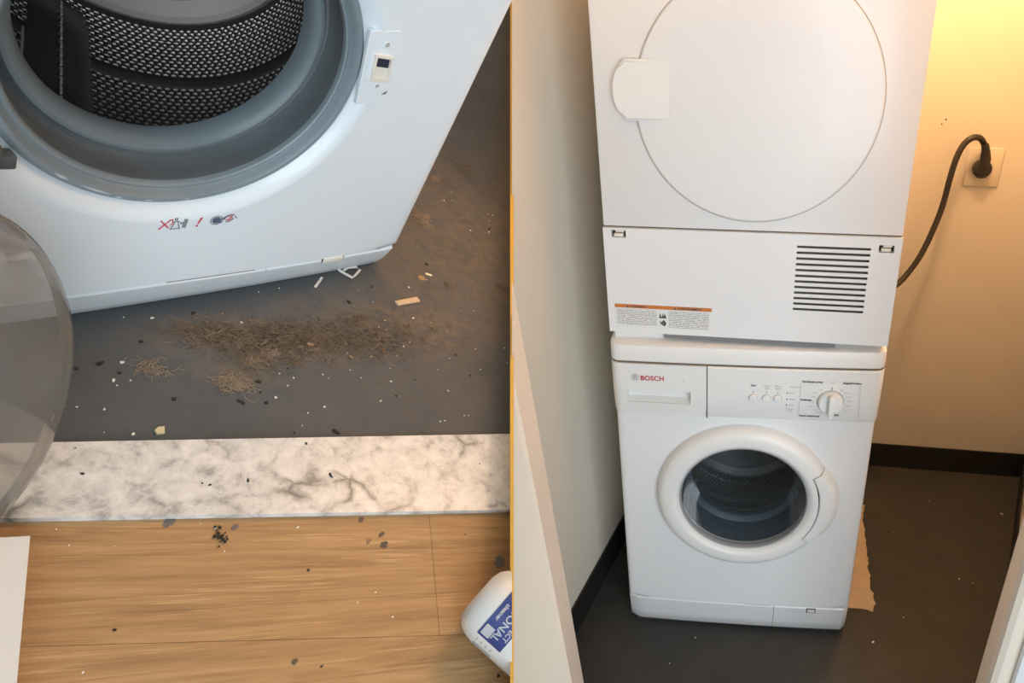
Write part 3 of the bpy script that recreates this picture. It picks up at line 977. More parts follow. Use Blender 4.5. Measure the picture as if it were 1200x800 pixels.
for (a, b, c, d) in (L1, L2):
    r_ = link('catch_recess', new_box(a, b, 0.0100, 0.0115, c, d), BLACK, lp, smooth=0)
    bm = bmesh.new(); box(bm, a + 0.005, b - 0.006, -0.0035, 0.009, c + 0.0015, c + 0.0085, bev=0.0015); box(bm, a + 0.008, b - 0.004, -0.002, 0.009, d - 0.005, d - 0.001, bev=0.001)
    link('catch', bm, CREAM, r_)
link('panel_seam', new_box(-0.2975, 0.2975, 0.004, 0.0125, zz(1.1715), zz(1.1765)), mat('brown_seam', (0.16, 0.12, 0.09), 0.7), dy, smooth=0)
# warning label
LX0, LX1, LZ0, LZ1 = -0.2840, -0.0722, zz(0.9470), zz(1.0025)
lab = link('warning_label', new_box(LX0, LX1, -0.0044, -0.0040, LZ0, LZ1), mat('label_white', (0.80, 0.80, 0.78), 0.4), lp, smooth=0)
lab['label'] = 'white warning label with an orange stripe'
link('label_band', new_box(LX0, LX1, -0.0047, -0.0042, LZ1 - 0.0085, LZ1), ORANGE, lab, smooth=0)
link('label_text', new_box(LX0 + 0.004, LX0 + 0.092, -0.0047, -0.0042, LZ0 + 0.006, LZ1 - 0.011), PRINT, lab, smooth=0)
link('label_text', new_box(LX0 + 0.118, LX1 - 0.006, -0.0047, -0.0042, LZ0 + 0.004, LZ1 - 0.011), PRINT, lab, smooth=0)
link('label_heading', text_bm('WARNING', 0.0072, LX0 + 0.034, -0.0049, LZ1 - 0.0069, off=0.0002), DGREYT, lab, smooth=0)
link('label_heading', text_bm('AVERTISSEMENT', 0.0072, LX0 + 0.138, -0.0049, LZ1 - 0.0069, off=0.0002), DGREYT, lab, smooth=0)
for x in (LX0 + 0.029, LX0 + 0.133):
    link('hazard_triangle', prism(bmesh.new(), [(x - 0.0035, LZ1 - 0.0070), (x + 0.0030, LZ1 - 0.0070), (x - 0.0002, LZ1 - 0.0016)], 'y', -0.0049, -0.0046), DGREYT, lab, smooth=0)
px, pz = LX0 + 0.105, LZ0 + 0.030
bm = bmesh.new()
prism(bm, [(px - 0.008, pz - 0.004), (px + 0.008, pz - 0.004), (px + 0.008, pz - 0.001), (px - 0.008, pz - 0.001)], 'y', -0.0048, -0.0046)
for q in (-0.005, 0.001, 0.005):
    prism(bm, [(px + q - 0.0022, pz - 0.001), (px + q + 0.0022, pz - 0.001), (px + q + 0.001, pz + 0.004), (px + q - 0.0005, pz + 0.0085)], 'y', -0.0048, -0.0046)
link('pictogram', bm, DGREYT, lab, smooth=0)
bm = bmesh.new(); disc_xz(bm, px + 0.002, pz - 0.016, 0.0018, 0.0055, -0.0046, 14); strokes(bm, [[(px - 0.006, pz - 0.011), (px - 0.004, pz - 0.018)]], 0.0016, -0.0046)
strokes(bm, [[(px + 0.002, pz - 0.0095), (px + 0.004, pz - 0.022)]], 0.003, -0.0046)
link('pictogram', bm, DGREYT, lab, smooth=0)
link('underside_shade_strip', new_box(-0.178, 0.191, -0.0025, 0.006, -0.0105, -0.0006), mat('underside_shade', (0.20, 0.20, 0.205), 0.5), wm, smooth=0, matrix=DRM)  # dark strip standing in for the shadow gap under the dryer

# ---------------------------------------------------------------- outlet and cord
wd_dir = (Vector((*BR, 0)) - Vector((*BL, 0))).normalized(); wn = Vector((-wd_dir.y, wd_dir.x, 0))
OM = Matrix((( wd_dir.x, wn.x, 0, 0.6845), (wd_dir.y, wn.y, 0, 0.0), (0, 0, 1, 1.1195), (0, 0, 0, 1)))
tpar = (0.6845 - BL[0]) / wd_dir.x; OM[1][3] = BL[1] + wd_dir.y * tpar
ot = thing('wall_outlet', 'cream power outlet plate on the wall right of the dryer', 'outlet', OM)
bm = bmesh.new(); box(bm, -0.0495, 0.0495, -0.007, -0.0005, -0.0565, 0.0565, bev=0.003)
link('plate', bm, mat('ivory_plastic', (0.78, 0.69, 0.55), 0.4), ot)
bm = bmesh.new(); lathe(bm, [(0.026, -0.0072), (0.026, -0.0085), (0.0005, -0.0085)], 28, centre=(-0.003, 0, 0.004))
link('socket', bm, mat('ivory_plastic', (0.78, 0.69, 0.55), 0.4), ot)
pc = thing('power_cord', 'brown-black power cord with round plug hanging from the wall outlet', 'cord', OM)
bm = bmesh.new()
rg = lathe(bm, [(0.0005, -0.009), (0.025, -0.009), (0.027, -0.014), (0.0265, -0.030), (0.022, -0.036), (0.0005, -0.038)], 32, centre=(-0.008, 0, 0.0))
link('plug', bm, CORD, pc)
bm = bmesh.new(); tube(bm, [(-0.008, -0.026, 0.005), (-0.006, -0.030, 0.03), (-0.010, -0.034, 0.052), (-0.017, -0.040, 0.072)], 0.014, 14, radii=[0.017, 0.0155, 0.0125, 0.0105])
link('strain_relief', bm, CORD, pc)
cpts = [(0.676, 0.753, 1.170), (0.664, 0.748, 1.193), (0.645, 0.735, 1.212), (0.622, 0.727, 1.214), (0.601, 0.724, 1.196), (0.586, 0.720, 1.159), (0.576, 0.716, 1.099), (0.568, 0.712, 1.024), (0.549, 0.703, 0.948), (0.519, 0.686, 0.872), (0.483, 0.669, 0.817), (0.450, 0.652, 0.787), (0.40, 0.627, 0.766), (0.33, 0.60, 0.75)]
OMI = OM.inverted()
bm = bmesh.new(); tube(bm, [OMI @ p for p in smooth_path(cpts, 6)], 0.0088, 12)
link('cable', bm, CORD, pc)
for (hx_, hz_, r_) in ((0.5478, 1.2405, 0.0022), (0.5577, 1.2530, 0.0026)):
    tp = (hx_ - BL[0]) / wd_dir.x
    HM = OM.copy(); HM[0][3] = hx_; HM[1][3] = BL[1] + wd_dir.y * tp; HM[2][3] = hz_
    bm = bmesh.new(); lathe(bm, [(r_, 0.0), (r_, -0.0012), (r_ * 0.6, -0.0016), (0.0003, -0.0010)], 10)
    tag(link('wall_plug', bm, DARK, matrix=HM), 'larger upper dark screw anchor in the wall above the outlet' if hz_ > 1.25 else 'smaller lower dark screw anchor in the wall above the outlet', 'screw anchor')

# torn cardboard beside the washer
edge_pts = [(0.4352, 0.5603), (0.4230, 0.52), (0.4156, 0.4826), (0.4170, 0.44), (0.4120, 0.40), (0.4110, 0.364), (0.4060, 0.33), (0.4070, 0.30), (0.4019, 0.273), (0.4040, 0.24), (0.3985, 0.21), (0.3971, 0.1884), (0.4040, 0.17), (0.3998, 0.1566), (0.4030, 0.135), (0.3950, 0.118), (0.3900, 0.103)]
fine = []
for i in range(len(edge_pts) - 1):
    for k in range(3):
        t = k / 3
        fine.append((edge_pts[i][0] * (1 - t) + edge_pts[i + 1][0] * t + random.uniform(-0.0022, 0.0022), edge_pts[i][1] * (1 - t) + edge_pts[i + 1][1] * t))
fine.append(edge_pts[-1])
poly = [(0.304, 0.5603)] + fine + [(0.3800, 0.108), (0.362, 0.1125), (0.304, 0.1125)]
tag(link('cardboard_strip', prism(bmesh.new(), poly, 'z', 0.0003, 0.0025), PAPER, smooth=0), 'tan torn-edged cardboard strip on the floor right of the washing machine', 'cardboard')

# ================================================================== sloping room (left)


def bow_l(x):
    return 0.0085 * (abs(x) / 0.299) ** 2.2


def px_floor(poly, z0, z1):
    return prism(bmesh.new(), poly, 'z', z0, z1)


# marble edge lines in the floor frame
MT0, MT1 = Vector((-0.1862, -0.1120)), Vector((0.2650, -0.3154))
MB0, MB1 = Vector((-0.2129, -0.1814)), Vector((0.1800, -0.4042))
WS0, WS1 = Vector((-0.2504, -0.2799)), Vector((0.0744, -0.5157))


def ext(a, b, t):
    return a + (b - a) * t


mt0, mt1 = ext(MT0, MT1, -0.9), ext(MT0, MT1, 1.3)
mb0, mb1 = ext(MB0, MB1, -0.9), ext(MB0, MB1, 1.3)
ws0, ws1 = ext(WS0, WS1, -0.9), ext(WS0, WS1, 1.4)
inset = Vector((-0.003, -0.006))
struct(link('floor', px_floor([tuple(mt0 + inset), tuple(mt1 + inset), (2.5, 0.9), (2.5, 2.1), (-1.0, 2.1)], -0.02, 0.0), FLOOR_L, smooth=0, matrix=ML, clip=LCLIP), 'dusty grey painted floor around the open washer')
bm = px_floor([tuple(mt0), tuple(mt1), tuple(mb1), tuple(mb0)], -0.02, 0.006)
bm2 = link('marble_threshold', bm, MARBLE, smooth=0, matrix=ML, clip=LCLIP)
tag(bm2, 'white marble threshold strip with grey veins between grey floor and wood', 'threshold')
wf = bpy.data.objects.new('floor', None); COL.objects.link(wf); wf.matrix_world = ML
struct(wf, 'oak plank floor in front of the marble threshold')


def plank(poly, seed):
    c = sum((Vector(p) for p in poly), Vector((0, 0))) / len(poly)
    ins = []
    n = len(poly)
    bm = prism(bmesh.new(), poly, 'z', -0.02, 0.0)
    return link('plank', bm, WOOD, wf, smooth=0, clip=LCLIP)


J0, J1 = Vector((0.0898, -0.3568)), Vector((0.0133, -0.4689))      # butt joint
jd = (J1 - J0)


def isect(a, b, c, d):
    r, s = b - a, d - c
    t = ((c - a).x * s.y - (c - a).y * s.x) / (r.x * s.y - r.y * s.x)
    return a + r * t


g = Vector((0.0004, -0.0003))
ja, jb = isect(J0, J1, mb0, mb1), isect(J0, J1, ws0, ws1)
gap = (ws1 - ws0).normalized() * 0.00022
gn = Vector((gap.y, -gap.x)) * 1.0
plank([tuple(mb0), tuple(ja - gap), tuple(jb - gap - gn), tuple(ws0 - gn)], 0)
plank([tuple(ja + gap), tuple(mb1), tuple(ws1 - gn), tuple(jb + gap - gn)], 1)
dn2 = Vector((-0.075, -0.105))
j2 = ws0 + (ws1 - ws0) * 0.86
plank([tuple(ws0 + gn), tuple(j2 + gn - gap), tuple(j2 + dn2 - gap), tuple(ws0 + dn2)], 2)
plank([tuple(j2 + gn + gap), tuple(ws1 + gn), tuple(ws1 + dn2), tuple(j2 + dn2 + gap)], 3)
plank([tuple(ws0 + dn2 + gn), tuple(ws1 + dn2 + gn), tuple(ws1 + dn2 * 2), tuple(ws0 + dn2 * 2)], 4)

# ---------------------------------------------------------------- washing machine with open door
wl = thing('washing_machine', 'white washing machine with open round door and exposed steel drum', 'washing machine', ML)
ZK = 0.0513
LX, LZ, RB, YB = -0.0212, 0.3069, 0.1523, 0.0125


def mould(q):
    t = max(0.0, min(1.0, q / 0.020))
    return YB * (1 - math.sin(t * PI / 2)) - 0.0018 * math.sin(t * PI)


bm = face_with_hole(bmesh.new(), LX, LZ, RB, W, ZK + 0.0008, 0.70, bow_l, mould, 0.56, n=128)
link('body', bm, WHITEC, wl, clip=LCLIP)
bm = bar(-0.300, 0.300, [(0.05, 0.79), (-0.0195, 0.79), (-0.022, 0.787), (-0.016, 0.715), (-0.012, 0.705), (0.0, 0.703), (0.05, 0.703)], 24, bow=bow_l)
link('control_panel', bm, WHITEP, wl, clip=LCLIP)
link('worktop', new_box(-0.3, 0.3, -0.02, 0.56, 0.792, 0.83, bev=0.006), WHITEP, wl, clip=LCLIP)
link('plinth', new_box(-0.28, 0.28, 0.035, 0.5, 0.0, ZK + 0.002), DARK, wl, smooth=0)
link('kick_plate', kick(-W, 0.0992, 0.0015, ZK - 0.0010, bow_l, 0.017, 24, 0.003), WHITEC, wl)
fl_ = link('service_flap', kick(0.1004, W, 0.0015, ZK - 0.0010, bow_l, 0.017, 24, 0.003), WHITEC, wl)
link('clip', new_box(0.1760, 0.2045, 0.0015, 0.008, ZK - 0.0065, ZK + 0.0010, bev=0.001), CREAM, fl_)
for x in (0.1750, 0.2055):
    link('clip_slot', new_box(x - 0.0006, x + 0.0006, 0.0030, 0.008, ZK - 0.0065, ZK + 0.0010), DARK, fl_, smooth=0)
link('dirt_line', bar(-0.01, 0.085, [(0.02, ZK - 0.0009), (0.0006, ZK - 0.0009), (0.0006, ZK + 0.0010), (0.02, ZK + 0.0010)], 8, bow=bow_l), RUST, wl, smooth=0)
# gasket: centre wanders a little from the opening to the inner rim
gp = [(0.1535, 0.0135), (0.1515, 0.0095), (0.1485, 0.0070), (0.1455, 0.0075), (0.1430, 0.0105), (0.1418, 0.0150), (0.1405, 0.0170), (0.1385, 0.0160), (0.1368, 0.0175), (0.1360, 0.0220),
      (0.1368, 0.0330), (0.1372, 0.0480), (0.1350, 0.0545), (0.1325, 0.0560), (0.1310, 0.0530), (0.1290, 0.0505), (0.1255, 0.0500), (0.1215, 0.0525), (0.1185, 0.0580), (0.1167, 0.0660), (0.1175, 0.0730), (0.1220, 0.0780), (0.1330, 0.0800)]
prof = []
for r, y in gp:
    t = max(0.0, min(1.0, (y - 0.0125) / (0.0661 - 0.0125)))
    prof.append((r, y, 0.0076 * t, 0.0074 * t))
bm = bmesh.new()
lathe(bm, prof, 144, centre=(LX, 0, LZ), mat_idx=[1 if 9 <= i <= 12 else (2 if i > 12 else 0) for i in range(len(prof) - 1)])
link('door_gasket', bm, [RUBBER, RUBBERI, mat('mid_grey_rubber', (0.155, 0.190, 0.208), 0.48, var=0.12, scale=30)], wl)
RES = mat('soap_residue', (0.50, 0.53, 0.55), 0.6)
for (a, rr, l, wd2) in ((232, 0.1475, 0.05, 0.0030), (244, 0.1470, 0.09, 0.0024), (252, 0.1485, 0.03, 0.0026), (262, 0.1480, 0.05, 0.0018), (275, 0.1475, 0.02, 0.0016)):
    a0 = math.radians(a); n = 8
    pts = []
    for k in range(n + 1):
        aa = a0 + l * (k / n - 0.5) * 2
        pts.append((LX + rr * math.cos(aa), 0.0074, LZ + rr * math.sin(aa)))
    bm = tube(bmesh.new(), pts, wd2 / 2, 6, radii=[wd2 / 2 * max(0.15, math.sin(PI * k / n)) for k in range(n + 1)])
    for v in bm.verts:
        v.co.y = v.co.y * 0.25 + 0.0072 * 0.75
    link('detergent_residue', bm, RES, wl)
# drum
DA = math.radians(-23)
DM = Matrix.Translation((-0.015, 0.092, 0.315)) @ Matrix.Rotation(DA, 4, 'Z')
dl = link('drum', drum_mesh(0.172, 0.30, 0.0076, math.radians(-64), math.radians(112), -0.075, [(0.150, 0.172), (0.285, 0.31)], y_front=-0.085), [STEELD, BLACK, STEEL, GLINT], wl, matrix=DM, clip=(DM.inverted() @ Vector((0, 0.0785, 0)), DM.inverted().to_3x3() @ Vector((0, -1, 0))), nofill=True)  # hole rims and back ring in lighter steel: highlights put into colour
link('lifter', lifter_mesh(0.172, 0.01, 0.28, math.radians(-19), math.radians(10.5), 0.006), STEELD, dl)
link('lifter', lifter_mesh(0.172, 0.01, 0.28, math.radians(131), math.radians(12), 0.045), STEELD, dl)
for ph, rr, y0_ in ((-29.5, 0.1712, -0.02), (-19.0, 0.1655, 0.01)):
    bm = bmesh.new(); n_ = 1 if ph < -25 else 14
    for q in range(n_):
        ya, yb = y0_ + 0.25 * q / n_, y0_ + 0.25 * (q + 0.72) / n_
        tube(bm, [(rr * math.sin(math.radians(ph)), ya + (yb - ya) * k / 3, -rr * math.cos(math.radians(ph))) for k in range(4)], 0.0012, 6)
    wo = link('drum_weld', bm, GLINT, dl)
    if n_ > 1:
        wo['kind'] = 'stuff'
# catch plate for the door
yc = bow_l(0.145)
lp2 = bmesh.new()
poly = [(0.1330, 0.2885), (0.1660, 0.2960), (0.1515, 0.3805), (0.1175, 0.3745)]
prism(lp2, poly, 'y', yc - 0.0007, yc + 0.003)
top = [e for e in lp2.edges if all(v.co.y < yc for v in e.verts)]
bmesh.ops.bevel(lp2, geom=top, offset=0.0006, segments=1, affect='EDGES')
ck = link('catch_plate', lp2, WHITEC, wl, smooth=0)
sk = lambda x, z: (x - 0.30 * (z - 0.336) * 0.6, z)


def quad_frame(bm, c, hw, hh, tw, y0, y1):
    o = [(-hw, -hh), (hw, -hh), (hw, hh), (-hw, hh)]; i = [(-hw + tw, -hh + tw), (hw - tw, -hh + tw), (hw - tw, hh - tw), (-hw + tw, hh - tw)]
    O = [sk(c[0] + a, c[1] + b) for a, b in o]; I = [sk(c[0] + a, c[1] + b) for a, b in i]
    for k in range(4):
        prism(bm, [O[k], O[(k + 1) % 4], I[(k + 1) % 4], I[k]], 'y', y0, y1)
    return bm


LC = (0.1452, 0.3358)
hk = link('catch_frame', quad_frame(bmesh.new(), LC, 0.0112, 0.0150, 0.0026, yc - 0.0040, yc + 0.001), CREAM, ck, smooth=0)
link('catch_slot', prism(bmesh.new(), [sk(LC[0] - 0.0085, LC[1] + 0.001), sk(LC[0] + 0.0085, LC[1] + 0.001), sk(LC[0] + 0.0085, LC[1] + 0.0125), sk(LC[0] - 0.0085, LC[1] + 0.0125)], 'y', yc - 0.0016, yc - 0.0007), mat('slot_blue_black', (0.02, 0.025, 0.045), 0.5), hk, smooth=0)
link('catch_lip', prism(bmesh.new(), [sk(LC[0] - 0.0085, LC[1] - 0.0125), sk(LC[0] + 0.0085, LC[1] - 0.0125), sk(LC[0] + 0.0085, LC[1] + 0.001), sk(LC[0] - 0.0085, LC[1] + 0.001)], 'y', yc - 0.0014, yc - 0.0007), CREAM, hk, smooth=0)
for (x, z, r) in ((0.1420, 0.3630, 0.0034), (0.1490, 0.3140, 0.0030)):
    bm = bmesh.new(); lathe(bm, [(r, yc - 0.0007), (r, yc - 0.0013), (r * 0.75, yc - 0.0016), (r * 0.7, yc - 0.0009), (0.0002, yc - 0.0009)], 20, centre=(x, 0, z), mat_idx=[0, 0, 1, 1])
    link('screw', bm, [WHITEC, mat('shade_ring', (0.45, 0.43, 0.41), 0.6)], ck)
bm = bmesh.new(); prism(bm, [(0.1590, 0.3035), (0.1640, 0.3050), (0.1650, 0.3085), (0.1625, 0.3065)], 'y', yc - 0.0012, yc - 0.0006)
link('arrow_mark', bm, DGREYT, ck, smooth=0)
# warning pictograms under the opening (slanted a little with the print)
YS = -0.0002
ic = bmesh.new()
strokes(ic, [[(-0.0318, 0.1295), (-0.0232, 0.1405)], [(-0.0315, 0.1400), (-0.0235, 0.1305)]], 0.0013, YS)
strokes(ic, [[(-0.0238, 0.1400), (-0.0212, 0.1410), (-0.0205, 0.1350), (-0.0225, 0.1335)]], 0.0010, YS)
p1 = link('warning_print', ic, REDL, wl, smooth=0); p1['label'] = 'red crossed-out pictogram'
ic = bmesh.new()
strokes(ic, [[(-0.0205, 0.1375), (-0.0170, 0.1385), (-0.0140, 0.1375), (-0.0125, 0.1350)], [(-0.0185, 0.1380), (-0.0195, 0.1330), (-0.0215, 0.1285)], [(-0.0160, 0.1380), (-0.0145, 0.1330), (-0.0130, 0.1285)], [(-0.0215, 0.1285), (-0.0130, 0.1285)]], 0.0007, YS)
disc_xz(ic, -0.0178, 0.1410, 0.0008, 0.0016, YS, 12)
link('warning_print', ic, DGREYT, wl, smooth=0)
ic = bmesh.new()
prism(ic, [(-0.0110, 0.1295), (-0.0072, 0.1285), (-0.0066, 0.1400), (-0.0100, 0.1410), (-0.0105, 0.1370), (-0.0130, 0.1360), (-0.0130, 0.1340), (-0.0108, 0.1345)], 'y', YS - 0.0003, YS)
link('warning_print', ic, mat('slate_print', (0.25, 0.28, 0.30), 0.5), wl, smooth=0)
ic = bmesh.new()
prism(ic, [(0.0030, 0.1330), (0.0046, 0.1332), (0.0072, 0.1412), (0.0048, 0.1410)], 'y', YS - 0.0003, YS); disc_xz(ic, 0.0033, 0.1302, 0.0, 0.0012, YS, 10)
p2 = link('warning_print', ic, REDL, wl, smooth=0); p2['label'] = 'red exclamation mark'
ic = bmesh.new()
disc_xz(ic, 0.0215, 0.1360, 0.0054, 0.0062, YS, 24); disc_xz(ic, 0.0215, 0.1360, 0.0, 0.0044, YS, 24)
prism(ic, [(0.0262, 0.1362), (0.0292, 0.1402), (0.0306, 0.1392), (0.0276, 0.1352)], 'y', YS - 0.0003, YS)
prism(ic, [(0.0240, 0.1312), (0.0268, 0.1318), (0.0282, 0.1335), (0.0262, 0.1342)], 'y', YS - 0.0003, YS)
link('warning_print', ic, BLUEG, wl, smooth=0)
ic = bmesh.new()
strokes(ic, [[(0.0300, 0.1400), (0.0345, 0.1425), (0.0375, 0.1420)], [(0.0318, 0.1325), (0.0360, 0.1335), (0.0385, 0.1365)], [(0.0395, 0.1400), (0.0420, 0.1370)]], 0.0010, YS)
link('warning_print', ic, BLUEG, wl, smooth=0)
ic = bmesh.new()
strokes(ic, [[(0.0290, 0.1375), (0.0320, 0.1405), (0.0355, 0.1405), (0.0372, 0.1380), (0.0345, 0.1350), (0.0310, 0.1352), (0.0290, 0.1375)], [(0.0318, 0.1345), (0.0380, 0.1425)]], 0.0008, YS)
link('warning_print', ic, REDL, wl, smooth=0)

# open door: glass bowl, ring, hinge
th, tl = math.radians(140), math.radians(20)
nv = Vector((math.sin(th) * math.cos(tl), math.cos(th) * math.cos(tl), math.sin(tl)))
e1 = Vector((math.cos(th), -math.sin(th), 0)); e2 = e1.cross(nv)
DMX = Matrix(((e1.x, nv.x, e2.x, -0.2480), (e1.y, nv.y, e2.y, -0.170), (e1.z, nv.z, e2.z, 0.170), (0, 0, 0, 1)))
dbm = bmesh.new()
lathe(dbm, [(0.098, -0.070), (0.100, -0.085), (0.112, -0.098), (0.132, -0.098), (0.146, -0.088), (0.149, -0.074), (0.138, -0.068), (0.115, -0.066), (0.098, -0.070)], 72)
do = link('door', dbm, WHITEP, wl, matrix=DMX)
gb = bmesh.new()
lathe(gb, [(0.106, -0.075), (0.110, -0.050), (0.1165, -0.014), (0.1198, -0.004), (0.1205, 0.0), (0.1190, 0.004), (0.1130, 0.010), (0.100, 0.016), (0.07, 0.022), (0.03, 0.025), (0.0005, 0.0255)], 96)
link('door_glass', gb, GLASS_OPEN, do)
gb = bmesh.new()
lathe(gb, [(0.1185, -0.0035), (0.1208, -0.0015), (0.1212, 0.0015), (0.1190, 0.0045), (0.1168, 0.0040), (0.1175, 0.0), (0.1185, -0.0035)], 96)
link('glass_rim', gb, thin_glass('glass_rim', (0.72, 0.72, 0.68), 0.30, 0.3, (0.55, 0.55, 0.50)), do)
bm = bmesh.new()
box(bm, -0.180, -0.158, -0.010, 0.004, 0.214, 0.234, bev=0.003); box(bm, -0.165, -0.1475, -0.006, 0.006, 0.209, 0.222, bev=0.002)
tube(bm, [(-0.168, -0.010, 0.235), (-0.19, -0.03, 0.23), (-0.215, -0.062, 0.22), (-0.25, -0.078, 0.205), (-0.285, -0.10, 0.19)], 0.008, 8)
link('door_hinge', bm, mat('hinge_grey', (0.10, 0.105, 0.11), 0.45), wl)

# ---------------------------------------------------------------- white board at the lower left
bm = px_floor([(-0.2105, -0.2178), (-0.2600, -0.3225), (-0.2890, -0.3840), (-0.395, -0.334), (-0.310, -0.166)], 0.0, 0.03)
es = [e for e in bm.edges if all(v.co.z > 0.029 for v in e.verts)]
bmesh.ops.bevel(bm, geom=es, offset=0.0012, segments=2, affect='EDGES')
tag(link('white_board', bm, BOARD, smooth=30, matrix=ML), 'flat white painted board lying on the wood floor at lower left', 'board')

# ---------------------------------------------------------------- bottle
BR_ = 0.0385
ax = Vector((0.165, -0.986, 0)).normalized()
side = Vector((0, 0, 1)).cross(ax).normalized() * -1      # bottle frame: y = axis, z = up
BM = Matrix(((side.x, ax.x, 0, 0.0500), (side.y, ax.y, 0, -0.4660), (0, 0, 1, BR_), (0, 0, 0, 1)))
bo = thing('bottle', 'white plastic bottle with a dark blue label on the wood floor', 'bottle', ML @ BM)
CLB = local_clip(BM, LCLIP)
bm = bmesh.new()
rg = lathe(bm, [(0.0005, 0.001), (BR_ * 0.50, 0.0), (BR_ * 0.72, 0.0025), (BR_ * 0.87, 0.008), (BR_ * 0.96, 0.016), (BR_, 0.026), (BR_, 0.135), (BR_ * 0.93, 0.150), (BR_ * 0.6, 0.170), (BR_ * 0.42, 0.178), (BR_ * 0.40, 0.19), (0.0005, 0.19)], 64)
link('bottle_body', bm, BOTTLE, bo, clip=CLB)


def wrap(bm_in, r):
    for v in bm_in.verts:
        a, y, o = v.co.x / BR_, v.co.y, v.co.z
        v.co = Vector(((r + o) * math.sin(a), y, (r + o) * math.cos(a)))
    return bm_in


def wrap_rect(a0, a1, y0, y1, r, n=28):
    bm = bmesh.new(); A = []
    for k in range(n + 1):
        a = a0 + (a1 - a0) * k / n
        A.append([bm.verts.new((rr * math.sin(a), yy, rr * math.cos(a))) for rr, yy in ((r - 0.0006, y0), (r, y0), (r, y1), (r - 0.0006, y1))])
    for k in range(n):
        for j in range(4):
            bm.faces.new((A[k][j], A[k + 1][j], A[k + 1][(j + 1) % 4], A[k][(j + 1) % 4]))
    cap(bm, A[0]); cap(bm, A[-1])
    return bm


SG = 1
bl = link('bottle_label', wrap_rect(-0.4, 1.42, 0.0245, 0.0540, BR_ + 0.0005), BLUEP, bo, clip=CLB)
WP = mat('pale_label_print', (0.50, 0.50, 0.52), 0.5)


def wtext(body, size, a, y):
    t = text_bm(body, size, 0, 0, 0, rot=Matrix.Identity(4), off=0.0002)
    # text runs round the bottle, its top towards the cap
    for v in t.verts:
        v.co = Vector((a * BR_ - v.co.x * 0 + v.co.x, y + v.co.y, 0.0))
    return wrap(t, BR_ + 0.0009)


link('label_emblem', wrap_rect(1.03, 1.34, 0.0265, 0.0365, BR_ + 0.0009, 8), WP, bl, clip=CLB)
link('label_lettering', wtext('HATIONAL', 0.0105, -0.09, 0.0375), WP, bl, smooth=0, clip=CLB)
link('label_lettering', wtext('DISINFECT', 0.0068, 0.27, 0.0475), WP, bl, smooth=0, clip=CLB)
link('label_lettering', wtext('cleaner', 0.0060, 0.39, 0.0290), WP, bl, smooth=0, clip=CLB)
bm = bmesh.new()
for k in range(4):
    merge(bm, wrap_rect(1.55, 1.70, 0.028 + 0.006 * k, 0.0288 + 0.006 * k, BR_ + 0.0004, 6))
link('bottle_ribs', bm, mat('rib_shade', (0.42, 0.41, 0.38), 0.5), bo)
link('lot_patch', wrap_rect(1.80, 1.98, 0.027, 0.050, BR_ + 0.0004, 6), mat('grey_patch', (0.40, 0.41, 0.41), 0.5), bo)

# ================================================================== debris on the sloping floor
def floor_mat(x, y, z, rot, s=1.0):
    return ML @ Matrix.Translation((x, y, z)) @ Matrix.Rotation(rot, 4, 'Z') @ Matrix.Scale(s, 4)


def chip_mesh(name, r, h, n, m, jag=0.35):
    bm = bmesh.new()
    poly = [(r * (1 + random.uniform(-jag, jag)) * math.cos(2 * PI * k / n), r * (1 + random.uniform(-jag, jag)) * math.sin(2 * PI * k / n)) for k in range(n)]
    prism(bm, poly, 'z', 0.0, h)
    me = bpy.data.meshes.new(name); bmesh.ops.recalc_face_normals(bm, faces=bm.faces); bm.to_mesh(me); bm.free(); me.materials.append(m)
    return me


whites = [(-0.0399, 0.006), (-0.017, -0.0019), (0.1076, 0.0095), (0.1345, 0.0102), (0.2394, -0.0426), (0.312, -0.0298), (0.233, -0.0789), (0.3528, -0.0219), (0.2976, -0.1013), (0.5264, 0.0701), (0.5908, 0.0881), (0.5655, 0.0603), (0.6047, 0.106), (0.6133, 0.1026), (0.55, 0.1495), (0.5305, 0.151), (0.5671, 0.1724), (0.3788, -0.1822), (0.3608, -0.2075), (0.3087, -0.2027), (0.3296, -0.1674), (0.1727, -0.1738), (0.2468, -0.1796), (0.2351, -0.2162), (0.1852, -0.1551), (0.1748, -0.1292), (0.1358, -0.1398), (0.2279, -0.1279), (0.1052, -0.1415), (0.2277, -0.2595), (0.2333, -0.262), (0.1907, -0.2537), (0.1969, -0.255), (0.0551, -0.1783), (0.0397, -0.1914), (0.0364, -0.146), (0.057, -0.1353), (0.0691, -0.1275), (0.0582, -0.1164), (0.0758, -0.1778), (0.141, -0.1957), (0.141, -0.1553), (-0.1177, -0.1273), (-0.0993, -0.1383), (-0.1064, -0.1023), (-0.0848, -0.0716), (-0.0724, -0.0765), (-0.0685, -0.0523), (-0.0851, -0.0786), (-0.1232, -0.0916), (0.3632, -0.0939), (0.3853, -0.1), (0.2777, -0.1688), (0.2764, -0.0862), (0.2338, -0.0168), (0.2412, -0.1239), (0.0628, -0.0322), (0.1019, -0.1344)]
darks = [(-0.0412, -0.0302), (-0.0847, -0.0477), (-0.1048, -0.0474), (-0.0762, -0.0641), (-0.0505, -0.1121), (0.0028, -0.1384), (-0.0995, -0.1371), (0.2563, -0.015), (0.1589, -0.0636), (0.2069, -0.0342), (0.2042, -0.183), (0.291, -0.1666), (0.1639, -0.1963), (0.032, -0.1186), (0.0261, -0.1337), (0.024, -0.1488), (0.0232, -0.005), (0.0401, -0.0707), (0.0709, -0.1126), (0.0554, -0.1041), (0.0276, -0.1962), (0.0665, -0.2133), (0.1578, -0.2564), (0.2854, -0.206), (0.3771, 0.0086), (0.5732, 0.0687), (0.2908, -0.1118)]
